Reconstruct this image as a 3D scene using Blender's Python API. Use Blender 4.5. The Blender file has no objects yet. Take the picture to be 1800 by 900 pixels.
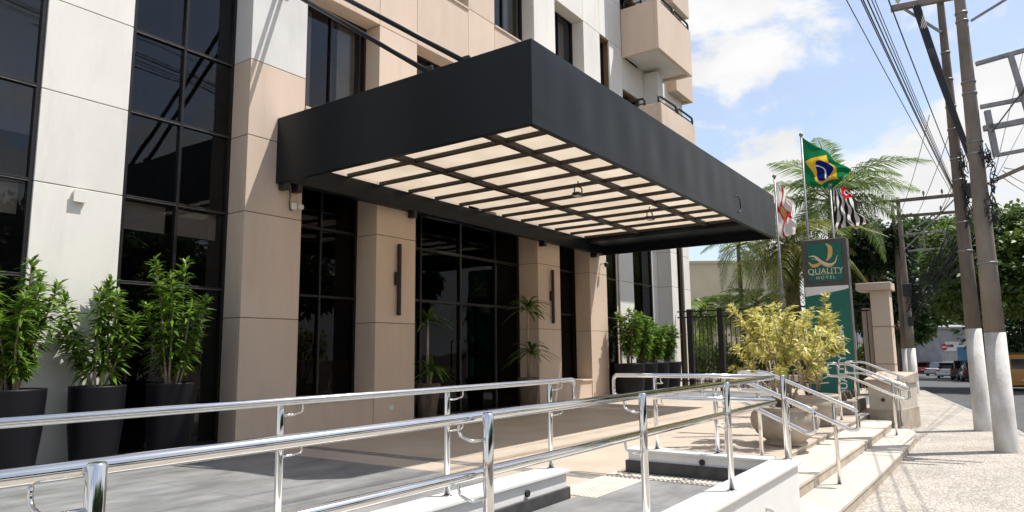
import bpy, math, random
import numpy as np
from mathutils import Vector, Matrix
R = math.radians
random.seed(7)
rng = np.random.default_rng(11)
sc = bpy.context.scene
col = sc.collection

# ------------------------------------------------------------------ camera
H = 1.65
F = 1225.7
PITCH, YAW, ROLL = R(7.8516), R(34.9583), R(-0.629)
fw = Vector((math.cos(PITCH)*math.cos(YAW), math.cos(PITCH)*math.sin(YAW), math.sin(PITCH)))
rt = fw.cross(Vector((0, 0, 1))).normalized(); up = rt.cross(fw)
r2 = math.cos(ROLL)*rt + math.sin(ROLL)*up
u2 = -math.sin(ROLL)*rt + math.cos(ROLL)*up
cd = bpy.data.cameras.new('camera'); cam = bpy.data.objects.new('camera', cd); col.objects.link(cam)
cd.sensor_width = 36; cd.lens = 36*F/1800; cd.clip_start = .05; cd.clip_end = 4000
cam.matrix_world = Matrix(((r2.x, u2.x, -fw.x, 0), (r2.y, u2.y, -fw.y, 0), (r2.z, u2.z, -fw.z, H), (0, 0, 0, 1)))
sc.camera = cam

def at(px, py, depth):
    """point at a given depth in the direction of a pixel of the 1800x900 photo"""
    return Vector((0, 0, H)) + (fw + r2*((px-900)/F) - u2*((py-450)/F))*depth

# ------------------------------------------------------------------ sky and sun
SUN = Vector((-.34, .38, -1)).normalized()
EL = math.asin(-SUN.z)
w = bpy.data.worlds.new('World'); sc.world = w; w.use_nodes = True
nt = w.node_tree; nt.nodes.clear()
def N(t, typ, **kw):
    n = t.nodes.new(typ)
    for k, v in kw.items():
        if k.startswith('i_'): n.inputs[k[2:].replace('_', ' ')].default_value = v
        else: setattr(n, k, v)
    return n
sky = N(nt, 'ShaderNodeTexSky'); sky.sky_type = 'NISHITA'; sky.sun_disc = False
sky.sun_elevation = EL; sky.sun_rotation = math.atan2(-SUN.x, -SUN.y)
sky.air_density = 1.0; sky.dust_density = 1.2; sky.ozone_density = 1.0
bg = N(nt, 'ShaderNodeBackground'); bg.inputs['Strength'].default_value = .14
nt.links.new(sky.outputs[0], bg.inputs[0])
tc = N(nt, 'ShaderNodeTexCoord')
sep = N(nt, 'ShaderNodeSeparateXYZ'); nt.links.new(tc.outputs['Generated'], sep.inputs[0])
mp = N(nt, 'ShaderNodeMapping'); mp.inputs['Scale'].default_value = (1, 1, 1.9); mp.inputs['Location'].default_value = (2.6, 8.1, 4.4)
nt.links.new(tc.outputs['Generated'], mp.inputs[0])
n1 = N(nt, 'ShaderNodeTexNoise'); n1.inputs['Scale'].default_value = 3.6; n1.inputs['Detail'].default_value = 9; n1.inputs['Roughness'].default_value = .56; n1.inputs['Distortion'].default_value = .25
nt.links.new(mp.outputs[0], n1.inputs['Vector'])
cov = N(nt, 'ShaderNodeMapRange'); cov.interpolation_type = 'SMOOTHSTEP'
cov.inputs['From Min'].default_value = .17; cov.inputs['From Max'].default_value = .50
cov.inputs['To Min'].default_value = .14; cov.inputs['To Max'].default_value = -.03
nt.links.new(sep.outputs['Z'], cov.inputs[0])
add = N(nt, 'ShaderNodeMath'); add.operation = 'ADD'
nt.links.new(n1.outputs[0], add.inputs[0]); nt.links.new(cov.outputs[0], add.inputs[1])
th = N(nt, 'ShaderNodeMapRange'); th.interpolation_type = 'SMOOTHSTEP'
th.inputs['To Min'].default_value = .24; th.inputs['From Min'].default_value = .525; th.inputs['From Max'].default_value = .60
nt.links.new(add.outputs[0], th.inputs[0])
n2 = N(nt, 'ShaderNodeTexNoise'); n2.inputs['Scale'].default_value = 7; n2.inputs['Detail'].default_value = 5
nt.links.new(mp.outputs[0], n2.inputs['Vector'])
cr = N(nt, 'ShaderNodeMapRange'); cr.inputs['From Min'].default_value = .35; cr.inputs['From Max'].default_value = .65
cr.inputs['To Min'].default_value = .84; cr.inputs['To Max'].default_value = 1.0
nt.links.new(n2.outputs[0], cr.inputs[0])
ccol = N(nt, 'ShaderNodeCombineXYZ')
nt.links.new(cr.outputs[0], ccol.inputs[0]); nt.links.new(cr.outputs[0], ccol.inputs[1]); nt.links.new(cr.outputs[0], ccol.inputs[2])
bgc = N(nt, 'ShaderNodeBackground'); bgc.inputs['Strength'].default_value = .70
nt.links.new(ccol.outputs[0], bgc.inputs[0])
mx = N(nt, 'ShaderNodeMixShader'); out = N(nt, 'ShaderNodeOutputWorld')
nt.links.new(th.outputs[0], mx.inputs[0]); nt.links.new(bg.outputs[0], mx.inputs[1]); nt.links.new(bgc.outputs[0], mx.inputs[2])
nt.links.new(mx.outputs[0], out.inputs[0])
sd = bpy.data.lights.new('sun', 'SUN'); sd.energy = 4.4; sd.angle = R(.5); sd.color = (1, .955, .89)
so = bpy.data.objects.new('sun', sd); col.objects.link(so); so.rotation_euler = SUN.to_track_quat('-Z', 'Y').to_euler(); so.location = (10, -10, 30)
vs = sc.view_settings; vs.view_transform = 'Standard'; vs.look = 'None'; vs.gamma = 1; vs.use_curve_mapping = False; vs.exposure = .5
sc.cycles.max_bounces = 8; sc.cycles.transparent_max_bounces = 12; sc.cycles.caustics_reflective = False; sc.cycles.caustics_refractive = False
sc.cycles.sample_clamp_indirect = 6

# ------------------------------------------------------------------ materials
def lin(r, g, b):
    return tuple((c/255/12.92 if c/255 <= .04045 else ((c/255+.055)/1.055)**2.4) for c in (r, g, b))
M = {}
def mat(name, base, rough=.6, var=.12, scale=3., metal=0., bump=0., bscale=60., spec=.5, var2=None, detail=6, stretch=(1, 1, 1), rvar=0., coat=0.):
    m = bpy.data.materials.new(name); m.use_nodes = True; t = m.node_tree; p = t.nodes['Principled BSDF']
    p.inputs['Roughness'].default_value = rough; p.inputs['Metallic'].default_value = metal
    p.inputs['Specular IOR Level'].default_value = spec
    if coat: p.inputs['Coat Weight'].default_value = coat; p.inputs['Coat Roughness'].default_value = .06
    co = N(t, 'ShaderNodeTexCoord'); mpn = N(t, 'ShaderNodeMapping'); mpn.inputs['Scale'].default_value = stretch
    geo = N(t, 'ShaderNodeNewGeometry'); t.links.new(geo.outputs['Position'], mpn.inputs[0])
    nn = N(t, 'ShaderNodeTexNoise'); nn.inputs['Scale'].default_value = scale; nn.inputs['Detail'].default_value = detail; nn.inputs['Roughness'].default_value = .62
    t.links.new(mpn.outputs[0], nn.inputs['Vector'])
    rp = N(t, 'ShaderNodeValToRGB'); e = rp.color_ramp.elements
    b2 = var2 if var2 else tuple(c*(1-var*1.6) for c in base); b1 = tuple(min(1, c*(1+var*.5)) for c in base)
    e[0].position = .32; e[0].color = (*b2, 1); e[1].position = .66; e[1].color = (*b1, 1)
    t.links.new(nn.outputs[0], rp.inputs[0]); t.links.new(rp.outputs[0], p.inputs['Base Color'])
    if rvar:
        rr = N(t, 'ShaderNodeMapRange'); rr.inputs['To Min'].default_value = max(0, rough-rvar); rr.inputs['To Max'].default_value = rough+rvar
        t.links.new(nn.outputs[0], rr.inputs[0]); t.links.new(rr.outputs[0], p.inputs['Roughness'])
    if bump:
        bn = N(t, 'ShaderNodeTexNoise'); bn.inputs['Scale'].default_value = bscale; bn.inputs['Detail'].default_value = 5
        t.links.new(geo.outputs['Position'], bn.inputs['Vector'])
        bu = N(t, 'ShaderNodeBump'); bu.inputs['Strength'].default_value = bump; bu.inputs['Distance'].default_value = .01
        t.links.new(bn.outputs[0], bu.inputs['Height']); t.links.new(bu.outputs[0], p.inputs['Normal'])
    M[name] = m
    return m
mat('white_stucco', (.74, .72, .67), .85, .05, 1.3, bump=.12, bscale=45, stretch=(1, 1, .35))
mat('beige_stucco', (.63, .505, .40), .85, .06, 1.1, bump=.12, bscale=45, stretch=(1, 1, .4))
mat('grey_white_stucco', (.66, .66, .64), .85, .05, 1.3, bump=.25, bscale=45)
mat('joint', (.20, .13, .07), .9, .1)
mat('bronze_frame', (.025, .023, .022), .32, .15, 8, metal=.4)
mat('silver_line', (.22, .2, .18), .35, .3, 12, metal=.7)
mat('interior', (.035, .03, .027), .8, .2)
mat('interior_warm', (.12, .07, .035), .6, .2)
mat('blind', (.55, .49, .40), .9, .05)
mat('black_paint', (.0065, .010, .0135), .38, .22, .9, spec=.26, bump=.35, bscale=1.6, rvar=.06, stretch=(1, 1, .3))
mat('black_metal', (.014, .013, .012), .45, .2, 6)
mat('bar_brown', (.025, .018, .014), .5, .2, 6)
mat('steel', (.74, .73, .71), .09, .04, 14, metal=1, rvar=.03)
mat('slate', (.235, .24, .238), .55, .24, 1.6, bump=.2, bscale=25, detail=12, rvar=.1, stretch=(1, 2.2, 1))
mat('slate_strip', (.22, .21, .19), .6, .3, 9)
mat('beige_floor', (.49, .415, .335), .55, .10, 1.2, bump=.12, bscale=30, detail=10)
mat('marble', (.74, .73, .70), .45, .05, 2.5, bump=.05, rvar=.08)
mat('white_wall_paint', (.76, .75, .73), .7, .05, 1.2, bump=.15, bscale=60)
mat('dark_stone', (.055, .055, .056), .5, .35, 7, detail=10)
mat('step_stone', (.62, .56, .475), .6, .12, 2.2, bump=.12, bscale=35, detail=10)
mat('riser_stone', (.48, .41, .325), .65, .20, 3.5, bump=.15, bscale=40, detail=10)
mat('asphalt', (.085, .085, .088), .85, .2, 2, bump=.5, bscale=120)
mat('kerb_stone', (.36, .34, .31), .85, .15, 4, bump=.3)
mat('soil', (.10, .06, .035), .95, .3, 6, bump=.6)
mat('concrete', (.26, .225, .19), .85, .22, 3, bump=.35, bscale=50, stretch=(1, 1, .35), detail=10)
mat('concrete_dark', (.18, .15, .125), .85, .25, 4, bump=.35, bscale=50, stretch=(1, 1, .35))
mat('pole_white', (.70, .69, .67), .8, .10, 4.5, bump=.5, bscale=22, stretch=(1, 1, .45), detail=12, var2=(.50, .47, .43))
mat('galvanised', (.30, .30, .30), .5, .2, 6, metal=.6)
mat('rubber', (.012, .012, .013), .6, .1)
mat('cable', (.022, .025, .03), .55, .1)
mat('pot_black', (.006, .006, .008), .5, .15, 5, rvar=.06, spec=.22)
mat('planter_stone', (.40, .34, .275), .75, .2, 3, bump=.25, bscale=40)
mat('bark', (.13, .10, .075), .9, .3, 7, bump=.8, bscale=30, stretch=(1, 1, .4))
mat('stem', (.33, .27, .19), .8, .2, 9)
mat('pale_wall', (.50, .47, .36), .9, .08, .5)
mat('grey_wall', (.30, .31, .32), .9, .15, .6)
mat('light_wall', (.62, .62, .62), .9, .12, .6)
mat('blue_board', (.03, .14, .25), .6, .15, 2)
mat('roof_grey', (.33, .33, .33), .8, .1, 2)
mat('sign_green', (.004, .135, .098), .45, .05, 3)
mat('sign_grey', (.085, .082, .075), .6, .12, 3)
mat('sign_white', (.8, .8, .8), .5, .03)
mat('sign_gold', (.72, .44, .14), .5, .05)
mat('sign_cream', (.75, .65, .45), .5, .05)
mat('plastic_white', (.72, .71, .66), .5, .05, spec=.4)
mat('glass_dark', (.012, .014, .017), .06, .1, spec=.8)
mat('tail_red', (.45, .015, .012), .25, .1)
mat('lamp_lens', (.7, .7, .72), .15, .05)
for nm, c in dict(car_silver=(.45, .46, .48), car_white=(.72, .73, .74), car_red=(.35, .02, .03), car_black=(.012, .013, .017), car_yellow=(.55, .27, .05)).items():
    mat(nm, c, .3, .04, 2, metal=.15, coat=.6)
mat('sign_red', (.45, .02, .02), .4, .05)
mat('orange_cloth', (.6, .1, .03), .7, .1)

for nm in ('white_stucco', 'beige_stucco', 'grey_white_stucco', 'riser_stone', 'step_stone', 'concrete', 'concrete_dark', 'white_wall_paint', 'marble'):
    t = M[nm].node_tree; p = t.nodes['Principled BSDF']; src = p.inputs['Base Color'].links[0].from_socket
    oi = N(t, 'ShaderNodeObjectInfo'); r1 = N(t, 'ShaderNodeMapRange'); r1.inputs['To Min'].default_value = .93; r1.inputs['To Max'].default_value = 1.03; t.links.new(oi.outputs['Random'], r1.inputs[0])
    ge = N(t, 'ShaderNodeNewGeometry'); ma = N(t, 'ShaderNodeMapping'); ma.inputs['Scale'].default_value = (2.6, 2.6, .6); t.links.new(ge.outputs['Position'], ma.inputs[0])
    ns = N(t, 'ShaderNodeTexNoise'); ns.inputs['Scale'].default_value = 1.; ns.inputs['Detail'].default_value = 9; ns.inputs['Roughness'].default_value = .7; t.links.new(ma.outputs[0], ns.inputs['Vector'])
    sr = N(t, 'ShaderNodeMapRange'); sr.inputs['From Min'].default_value = .28; sr.inputs['From Max'].default_value = .48; sr.inputs['To Min'].default_value = .90; sr.inputs['To Max'].default_value = 1.; t.links.new(ns.outputs[0], sr.inputs[0])
    mu = N(t, 'ShaderNodeMath'); mu.operation = 'MULTIPLY'; t.links.new(r1.outputs[0], mu.inputs[0]); t.links.new(sr.outputs[0], mu.inputs[1])
    mc = N(t, 'ShaderNodeMix'); mc.data_type = 'RGBA'; mc.blend_type = 'MULTIPLY'; mc.inputs['Factor'].default_value = 1
    t.links.new(src, mc.inputs['A']); t.links.new(mu.outputs[0], mc.inputs['B']); t.links.new(mc.outputs['Result'], p.inputs['Base Color'])

# tinted window glass: a see-through pane with a mirror-like surface
def glass(name, tint, refl):
    m = bpy.data.materials.new(name); m.use_nodes = True; t = m.node_tree; t.nodes.clear()
    o = N(t, 'ShaderNodeOutputMaterial'); mxx = N(t, 'ShaderNodeMixShader')
    tr = N(t, 'ShaderNodeBsdfTransparent'); tr.inputs[0].default_value = (*tint, 1)
    gl = N(t, 'ShaderNodeBsdfGlossy'); gl.inputs['Roughness'].default_value = .015; gl.inputs['Color'].default_value = (*refl, 1)
    lw = N(t, 'ShaderNodeFresnel'); lw.inputs['IOR'].default_value = 1.5
    geo = N(t, 'ShaderNodeNewGeometry'); nn = N(t, 'ShaderNodeTexNoise'); nn.inputs['Scale'].default_value = 1.1; nn.inputs['Detail'].default_value = 1
    t.links.new(geo.outputs['Position'], nn.inputs['Vector'])
    bu = N(t, 'ShaderNodeBump'); bu.inputs['Strength'].default_value = .06; bu.inputs['Distance'].default_value = .05
    t.links.new(nn.outputs[0], bu.inputs['Height']); t.links.new(bu.outputs[0], gl.inputs['Normal'])
    t.links.new(lw.outputs[0], mxx.inputs[0]); t.links.new(tr.outputs[0], mxx.inputs[1]); t.links.new(gl.outputs[0], mxx.inputs[2])
    t.links.new(mxx.outputs[0], o.inputs[0]); M[name] = m
glass('tinted_glass', (.66, .66, .67), (.85, .92, 1))
glass('dark_glass', (.16, .16, .17), (.32, .33, .35))
# milky roof sheet that lets sunlight through
m = bpy.data.materials.new('roof_sheet'); m.use_nodes = True; t = m.node_tree; t.nodes.clear()
o = N(t, 'ShaderNodeOutputMaterial'); mxx = N(t, 'ShaderNodeMixShader'); mxx.inputs[0].default_value = .60
df = N(t, 'ShaderNodeBsdfDiffuse'); tl = N(t, 'ShaderNodeBsdfTranslucent')
geo = N(t, 'ShaderNodeNewGeometry'); nn = N(t, 'ShaderNodeTexNoise'); nn.inputs['Scale'].default_value = 1.3; nn.inputs['Detail'].default_value = 6
t.links.new(geo.outputs['Position'], nn.inputs['Vector'])
rp = N(t, 'ShaderNodeValToRGB'); rp.color_ramp.elements[0].position = .3; rp.color_ramp.elements[0].color = (.80, .735, .65, 1); rp.color_ramp.elements[1].position = .65; rp.color_ramp.elements[1].color = (.88, .83, .755, 1)
t.links.new(nn.outputs[0], rp.inputs[0]); t.links.new(rp.outputs[0], df.inputs[0]); t.links.new(rp.outputs[0], tl.inputs[0])
t.links.new(df.outputs[0], mxx.inputs[1]); t.links.new(tl.outputs[0], mxx.inputs[2]); t.links.new(mxx.outputs[0], o.inputs[0]); M['roof_sheet'] = m
# leaves: tone attribute per leaf, light passes through
def leafmat(name, c1, c2, trans=.35, rough=.45):
    m = bpy.data.materials.new(name); m.use_nodes = True; t = m.node_tree; t.nodes.clear()
    o = N(t, 'ShaderNodeOutputMaterial'); mxx = N(t, 'ShaderNodeMixShader'); mxx.inputs[0].default_value = trans
    p = N(t, 'ShaderNodeBsdfPrincipled'); p.inputs['Roughness'].default_value = rough
    tl = N(t, 'ShaderNodeBsdfTranslucent')
    a = N(t, 'ShaderNodeAttribute'); a.attribute_name = 'tone'
    rp = N(t, 'ShaderNodeValToRGB'); rp.color_ramp.elements[0].color = (*c1, 1); rp.color_ramp.elements[1].color = (*c2, 1)
    t.links.new(a.outputs['Fac'], rp.inputs[0]); t.links.new(rp.outputs[0], p.inputs['Base Color']); t.links.new(rp.outputs[0], tl.inputs[0])
    t.links.new(p.outputs[0], mxx.inputs[1]); t.links.new(tl.outputs[0], mxx.inputs[2]); t.links.new(mxx.outputs[0], o.inputs[0]); M[name] = m
leafmat('leaf_pot', (.04, .11, .012), (.22, .36, .035), .4)
leafmat('leaf_croton', (.34, .37, .05), (.90, .80, .32), .38)
leafmat('leaf_palm', (.07, .13, .025), (.24, .33, .09), .45)
leafmat('leaf_palm_yellow', (.10, .14, .02), (.30, .30, .07))
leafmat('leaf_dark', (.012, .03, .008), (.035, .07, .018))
leafmat('leaf_tree', (.025, .065, .014), (.10, .175, .035), .35)
leafmat('leaf_bright', (.045, .095, .014), (.17, .24, .045), .35)
leafmat('leaf_garden', (.08, .16, .02), (.26, .32, .06))
leafmat('leaf_indoor', (.03, .08, .012), (.12, .22, .03))

# mosaic pavement (small stones, far below a hand's width)
m = mat('mosaic', (.62, .59, .54), .75, .08, .7)
t = m.node_tree; p = t.nodes['Principled BSDF']
geo = N(t, 'ShaderNodeNewGeometry'); vo = N(t, 'ShaderNodeTexVoronoi'); vo.inputs['Scale'].default_value = 19
t.links.new(geo.outputs['Position'], vo.inputs['Vector'])
hs = N(t, 'ShaderNodeSeparateColor'); t.links.new(vo.outputs['Color'], hs.inputs[0])
rp = N(t, 'ShaderNodeValToRGB'); e = rp.color_ramp.elements; e[0].position = 0; e[0].color = (.34, .30, .25, 1); e[1].position = .25; e[1].color = (.53, .49, .435, 1)
t.links.new(hs.outputs[0], rp.inputs[0])
ve = N(t, 'ShaderNodeTexVoronoi'); ve.feature = 'DISTANCE_TO_EDGE'; ve.inputs['Scale'].default_value = 19
t.links.new(geo.outputs['Position'], ve.inputs['Vector'])
mr = N(t, 'ShaderNodeMapRange'); mr.inputs['From Max'].default_value = .16; t.links.new(ve.outputs['Distance'], mr.inputs[0])
nn = N(t, 'ShaderNodeTexNoise'); nn.inputs['Scale'].default_value = 1.4; nn.inputs['Detail'].default_value = 8; t.links.new(geo.outputs['Position'], nn.inputs['Vector'])
dr = N(t, 'ShaderNodeMapRange'); dr.inputs['From Min'].default_value = .3; dr.inputs['From Max'].default_value = .7; dr.inputs['To Min'].default_value = .74; dr.inputs['To Max'].default_value = 1.05
t.links.new(nn.outputs[0], dr.inputs[0])
mj = N(t, 'ShaderNodeMix'); mj.data_type = 'RGBA'; mj.inputs['A'].default_value = (.33, .29, .24, 1)
t.links.new(mr.outputs[0], mj.inputs['Factor']); t.links.new(rp.outputs[0], mj.inputs['B'])
mm = N(t, 'ShaderNodeMix'); mm.data_type = 'RGBA'; mm.blend_type = 'MULTIPLY'; mm.inputs['Factor'].default_value = 1
t.links.new(mj.outputs['Result'], mm.inputs['A']); t.links.new(dr.outputs[0], mm.inputs['B']); t.links.new(mm.outputs['Result'], p.inputs['Base Color'])
bu = N(t, 'ShaderNodeBump'); bu.inputs['Strength'].default_value = .6; bu.inputs['Distance'].default_value = .012
t.links.new(mr.outputs[0], bu.inputs['Height']); t.links.new(bu.outputs[0], p.inputs['Normal'])

# ------------------------------------------------------------------ mesh helpers
class MB:
    def __init__(s): s.v = []; s.f = []; s.smooth = []
    def quad(s, a, b, c, d):
        n = len(s.v); s.v += [tuple(a), tuple(b), tuple(c), tuple(d)]; s.f.append((n, n+1, n+2, n+3)); s.smooth.append(False); return s
    def box(s, x0, x1, y0, y1, z0, z1, c=0.):
        n = len(s.v)
        if c <= 0:
            s.v += [(x, y, z) for x in (x0, x1) for y in (y0, y1) for z in (z0, z1)]
            for q in ((0, 1, 3, 2), (4, 6, 7, 5), (0, 4, 5, 1), (2, 3, 7, 6), (0, 2, 6, 4), (1, 5, 7, 3)):
                s.f.append(tuple(n+i for i in q)); s.smooth.append(False)
            return s
        # chamfered box: 24 vertices
        X = (x0, x1); Y = (y0, y1); Z = (z0, z1); idx = {}
        for i in (0, 1):
            for j in (0, 1):
                for k in (0, 1):
                    sx, sy, sz = 1-2*i, 1-2*j, 1-2*k
                    idx[i, j, k, 0] = len(s.v); s.v.append((X[i], Y[j]+sy*c, Z[k]+sz*c))
                    idx[i, j, k, 1] = len(s.v); s.v.append((X[i]+sx*c, Y[j], Z[k]+sz*c))
                    idx[i, j, k, 2] = len(s.v); s.v.append((X[i]+sx*c, Y[j]+sy*c, Z[k]))
        g = lambda *a: idx[a]
        F_ = []
        for i in (0, 1):
            q = [g(i, 0, 0, 0), g(i, 0, 1, 0), g(i, 1, 1, 0), g(i, 1, 0, 0)]; F_.append(q if i == 0 else q[::-1])
            q = [g(0, i, 0, 1), g(1, i, 0, 1), g(1, i, 1, 1), g(0, i, 1, 1)]; F_.append(q if i == 0 else q[::-1])
            q = [g(0, 0, i, 2), g(0, 1, i, 2), g(1, 1, i, 2), g(1, 0, i, 2)]; F_.append(q if i == 0 else q[::-1])
        for a in (0, 1):
            for b in (0, 1):
                F_.append([g(a, b, 0, 0), g(a, b, 1, 0), g(a, b, 1, 1), g(a, b, 0, 1)])
                F_.append([g(a, 0, b, 0), g(a, 1, b, 0), g(a, 1, b, 2), g(a, 0, b, 2)])
                F_.append([g(0, a, b, 1), g(1, a, b, 1), g(1, a, b, 2), g(0, a, b, 2)])
        for i in (0, 1):
            for j in (0, 1):
                for k in (0, 1): F_.append([g(i, j, k, 0), g(i, j, k, 1), g(i, j, k, 2)])
        ctr = Vector(((x0+x1)/2, (y0+y1)/2, (z0+z1)/2))
        for q in F_:
            p = [Vector(s.v[i]) for i in q]; nn_ = (p[1]-p[0]).cross(p[2]-p[0]); m_ = sum(p, Vector())/len(p)
            s.f.append(tuple(q) if nn_.dot(m_-ctr) > 0 else tuple(q[::-1])); s.smooth.append(False)
        return s
    def tube(s, pts, r, seg=10, caps=True, smooth=True):
        pts = [Vector(p) for p in pts]; n = len(pts); rs = r if isinstance(r, (list, tuple)) else [r]*n
        base = len(s.v); prev = None
        for i, p in enumerate(pts):
            d = (pts[min(i+1, n-1)]-pts[max(i-1, 0)]).normalized()
            a = d.orthogonal().normalized() if prev is None else (prev - d*prev.dot(d)).normalized()
            prev = a; b = d.cross(a)
            for k in range(seg):
                th_ = 2*math.pi*k/seg; q = p + (a*math.cos(th_)+b*math.sin(th_))*rs[i]; s.v.append(tuple(q))
        for i in range(n-1):
            for k in range(seg):
                k2 = (k+1) % seg
                s.f.append((base+i*seg+k, base+i*seg+k2, base+(i+1)*seg+k2, base+(i+1)*seg+k)); s.smooth.append(smooth)
        if caps:
            s.f.append(tuple(base+k for k in range(seg))[::-1]); s.smooth.append(False)
            s.f.append(tuple(base+(n-1)*seg+k for k in range(seg))); s.smooth.append(False)
        return s
    def lathe(s, prof, cx, cy, seg=24, smooth=True):
        base = len(s.v)
        for r, z in prof:
            for k in range(seg):
                a = 2*math.pi*k/seg; s.v.append((cx+r*math.cos(a), cy+r*math.sin(a), z))
        for i in range(len(prof)-1):
            for k in range(seg):
                k2 = (k+1) % seg
                s.f.append((base+i*seg+k, base+i*seg+k2, base+(i+1)*seg+k2, base+(i+1)*seg+k)); s.smooth.append(smooth)
        return s
    def prism(s, poly, z0, z1):
        n = len(poly); b = len(s.v)
        f0 = z0 if callable(z0) else (lambda x, y: z0); f1 = z1 if callable(z1) else (lambda x, y: z1)
        s.v += [(x, y, f0(x, y)) for x, y in poly] + [(x, y, f1(x, y)) for x, y in poly]
        s.f.append(tuple(range(b, b+n))[::-1]); s.f.append(tuple(range(b+n, b+2*n))); s.smooth += [False]*2
        for i in range(n):
            j = (i+1) % n; s.f.append((b+i, b+j, b+n+j, b+n+i)); s.smooth.append(False)
        return s
    def xform(s, mtx, start=0):
        for i in range(start, len(s.v)): s.v[i] = tuple(mtx @ Vector(s.v[i]))
        return s
    def mesh(s, name, m):
        me = bpy.data.meshes.new(name); me.from_pydata(s.v, [], s.f)
        me.polygons.foreach_set('use_smooth', s.smooth); me.update()
        if m: me.materials.append(M[m])
        return me
    def build(s, name, m, parent=None):
        return link(name, s.mesh(name, m), parent)
def link(name, me, parent=None):
    o = bpy.data.objects.new(name, me); col.objects.link(o)
    if parent is not None: o.parent = parent; o.matrix_parent_inverse = Matrix.Identity(4)
    return o
def box(*a, c=0.): return MB().box(*a, c=c)
def tag(o, label=None, cat=None, group=None, kind=None):
    if label: o['label'] = label
    if cat: o['category'] = cat
    if group: o['group'] = group
    if kind: o['kind'] = kind
    return o
def thing(name, label, cat, loc=(0, 0, 0), rz=0., group=None):
    o = bpy.data.objects.new(name, None); col.objects.link(o); o.location = loc; o.rotation_euler = (0, 0, rz); o.empty_display_size = .2
    return tag(o, label, cat, group)
def structure(name, mb, m, label=None):
    o = mb.build(name, m); o['kind'] = 'structure'
    if label: o['label'] = label
    return o
def fix_loc(root):
    """geometry of children was written in world space: shift it so the empty sits at the base"""
    inv = Matrix.Translation(-root.location)
    for ch in root.children:
        ch.matrix_parent_inverse = inv
def leaves_mesh(name, pos, dr, nrm, ln, wd, m, droop=.0, tone=None):
    """one rhombic, slightly folded leaf per row"""
    n = len(pos); dr = dr/np.linalg.norm(dr, axis=1, keepdims=True)
    side = np.cross(dr, nrm); side /= np.linalg.norm(side, axis=1, keepdims=True)+1e-9
    nn_ = np.cross(side, dr)
    ln = np.asarray(ln).reshape(-1, 1); wd = np.asarray(wd).reshape(-1, 1)
    mid = pos + dr*ln*.45 + nn_*ln*.06
    tip = pos + dr*ln + np.array([0, 0, -1])*ln*droop
    v = np.empty((n, 5, 3)); v[:, 0] = pos; v[:, 1] = mid+side*wd*.5-nn_*wd*.12; v[:, 2] = tip; v[:, 3] = mid-side*wd*.5-nn_*wd*.12; v[:, 4] = mid
    me = bpy.data.meshes.new(name); me.vertices.add(n*5); me.vertices.foreach_set('co', v.reshape(-1))
    # two halves, folded along the midrib
    idx = np.arange(n)[:, None]*5; quads = np.concatenate([idx+[[0, 1, 2, 4]], idx+[[0, 4, 2, 3]]], 1).reshape(-1)
    me.loops.add(n*8); me.loops.foreach_set('vertex_index', quads)
    me.polygons.add(n*2); me.polygons.foreach_set('loop_start', np.arange(n*2)*4); me.polygons.foreach_set('loop_total', np.full(n*2, 4))
    me.update(calc_edges=True); me.validate()
    if tone is None: tone = rng.random(n)
    at_ = me.attributes.new('tone', 'FLOAT', 'POINT'); at_.data.foreach_set('value', np.repeat(tone, 5).astype(np.float32))
    me.materials.append(M[m])
    return me
def rdirs(n):
    d = rng.normal(size=(n, 3)); return d/np.linalg.norm(d, axis=1, keepdims=True)

# ------------------------------------------------------------------ terrain, road, pavement
P = .358; T1 = .136; T2 = .274; C = .605
def zt(x): return -.0185*max(0., x-18)
def kerb(x): return .87+.156*(x-23.5)
XS = [-60, -20, 0, 6, 12, 18, 26, 34, 45, 60, 80, 105, 140]
def strip(x_list, ya, yb, dz, za=None):
    b = MB(); n = 0
    for x in x_list:
        z = zt(x)+dz
        b.v += [(x, ya(x), z), (x, yb(x), z)]
    for i in range(len(x_list)-1): b.f.append((2*i, 2*i+2, 2*i+3, 2*i+1)); b.smooth.append(False)
    return b
g = MB()
gx = [-900, -60, 0, 18, 40, 80, 140, 300, 1500]
for x in gx: g.v += [(x, -900, zt(min(x, 140))-.30), (x, 900, zt(min(x, 140))-.30)]
for i in range(len(gx)-1): g.f.append((2*i, 2*i+2, 2*i+3, 2*i+1)); g.smooth.append(False)
structure('ground', g, 'soil')
RW = 7.2
structure('road', strip(XS, lambda x: kerb(x)-RW, lambda x: kerb(x)-.02, -.13), 'asphalt')
structure('sidewalk', strip(XS, lambda x: kerb(x)+.13, lambda x: kerb(x)+.13+max(6., 12-abs(x)*.02), 0), 'mosaic')
structure('opposite_sidewalk', strip(XS, lambda x: kerb(x)-RW-4, lambda x: kerb(x)-RW-.15, 0), 'kerb_stone')
kb = tag(thing('kerb', 'kerb', 'kerb'), kind='structure'); del kb['label']; del kb['category']
kx = 8.
while kx < 70:
    L = 1.0 if kx < 50 else 4.0
    a, b_ = kx+.006, kx+L-.006
    q = MB().prism([(a, kerb(a)), (b_, kerb(b_)), (b_, kerb(b_)+.128), (a, kerb(a)+.128)], lambda x, y: zt(x)-.25, lambda x, y: zt(x)+.006)
    q.build('kerb_stone', 'kerb_stone', kb); kx += L
structure('far_kerb', strip(XS, lambda x: kerb(x)-RW-.15, lambda x: kerb(x)-RW, .004), 'kerb_stone')

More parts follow.
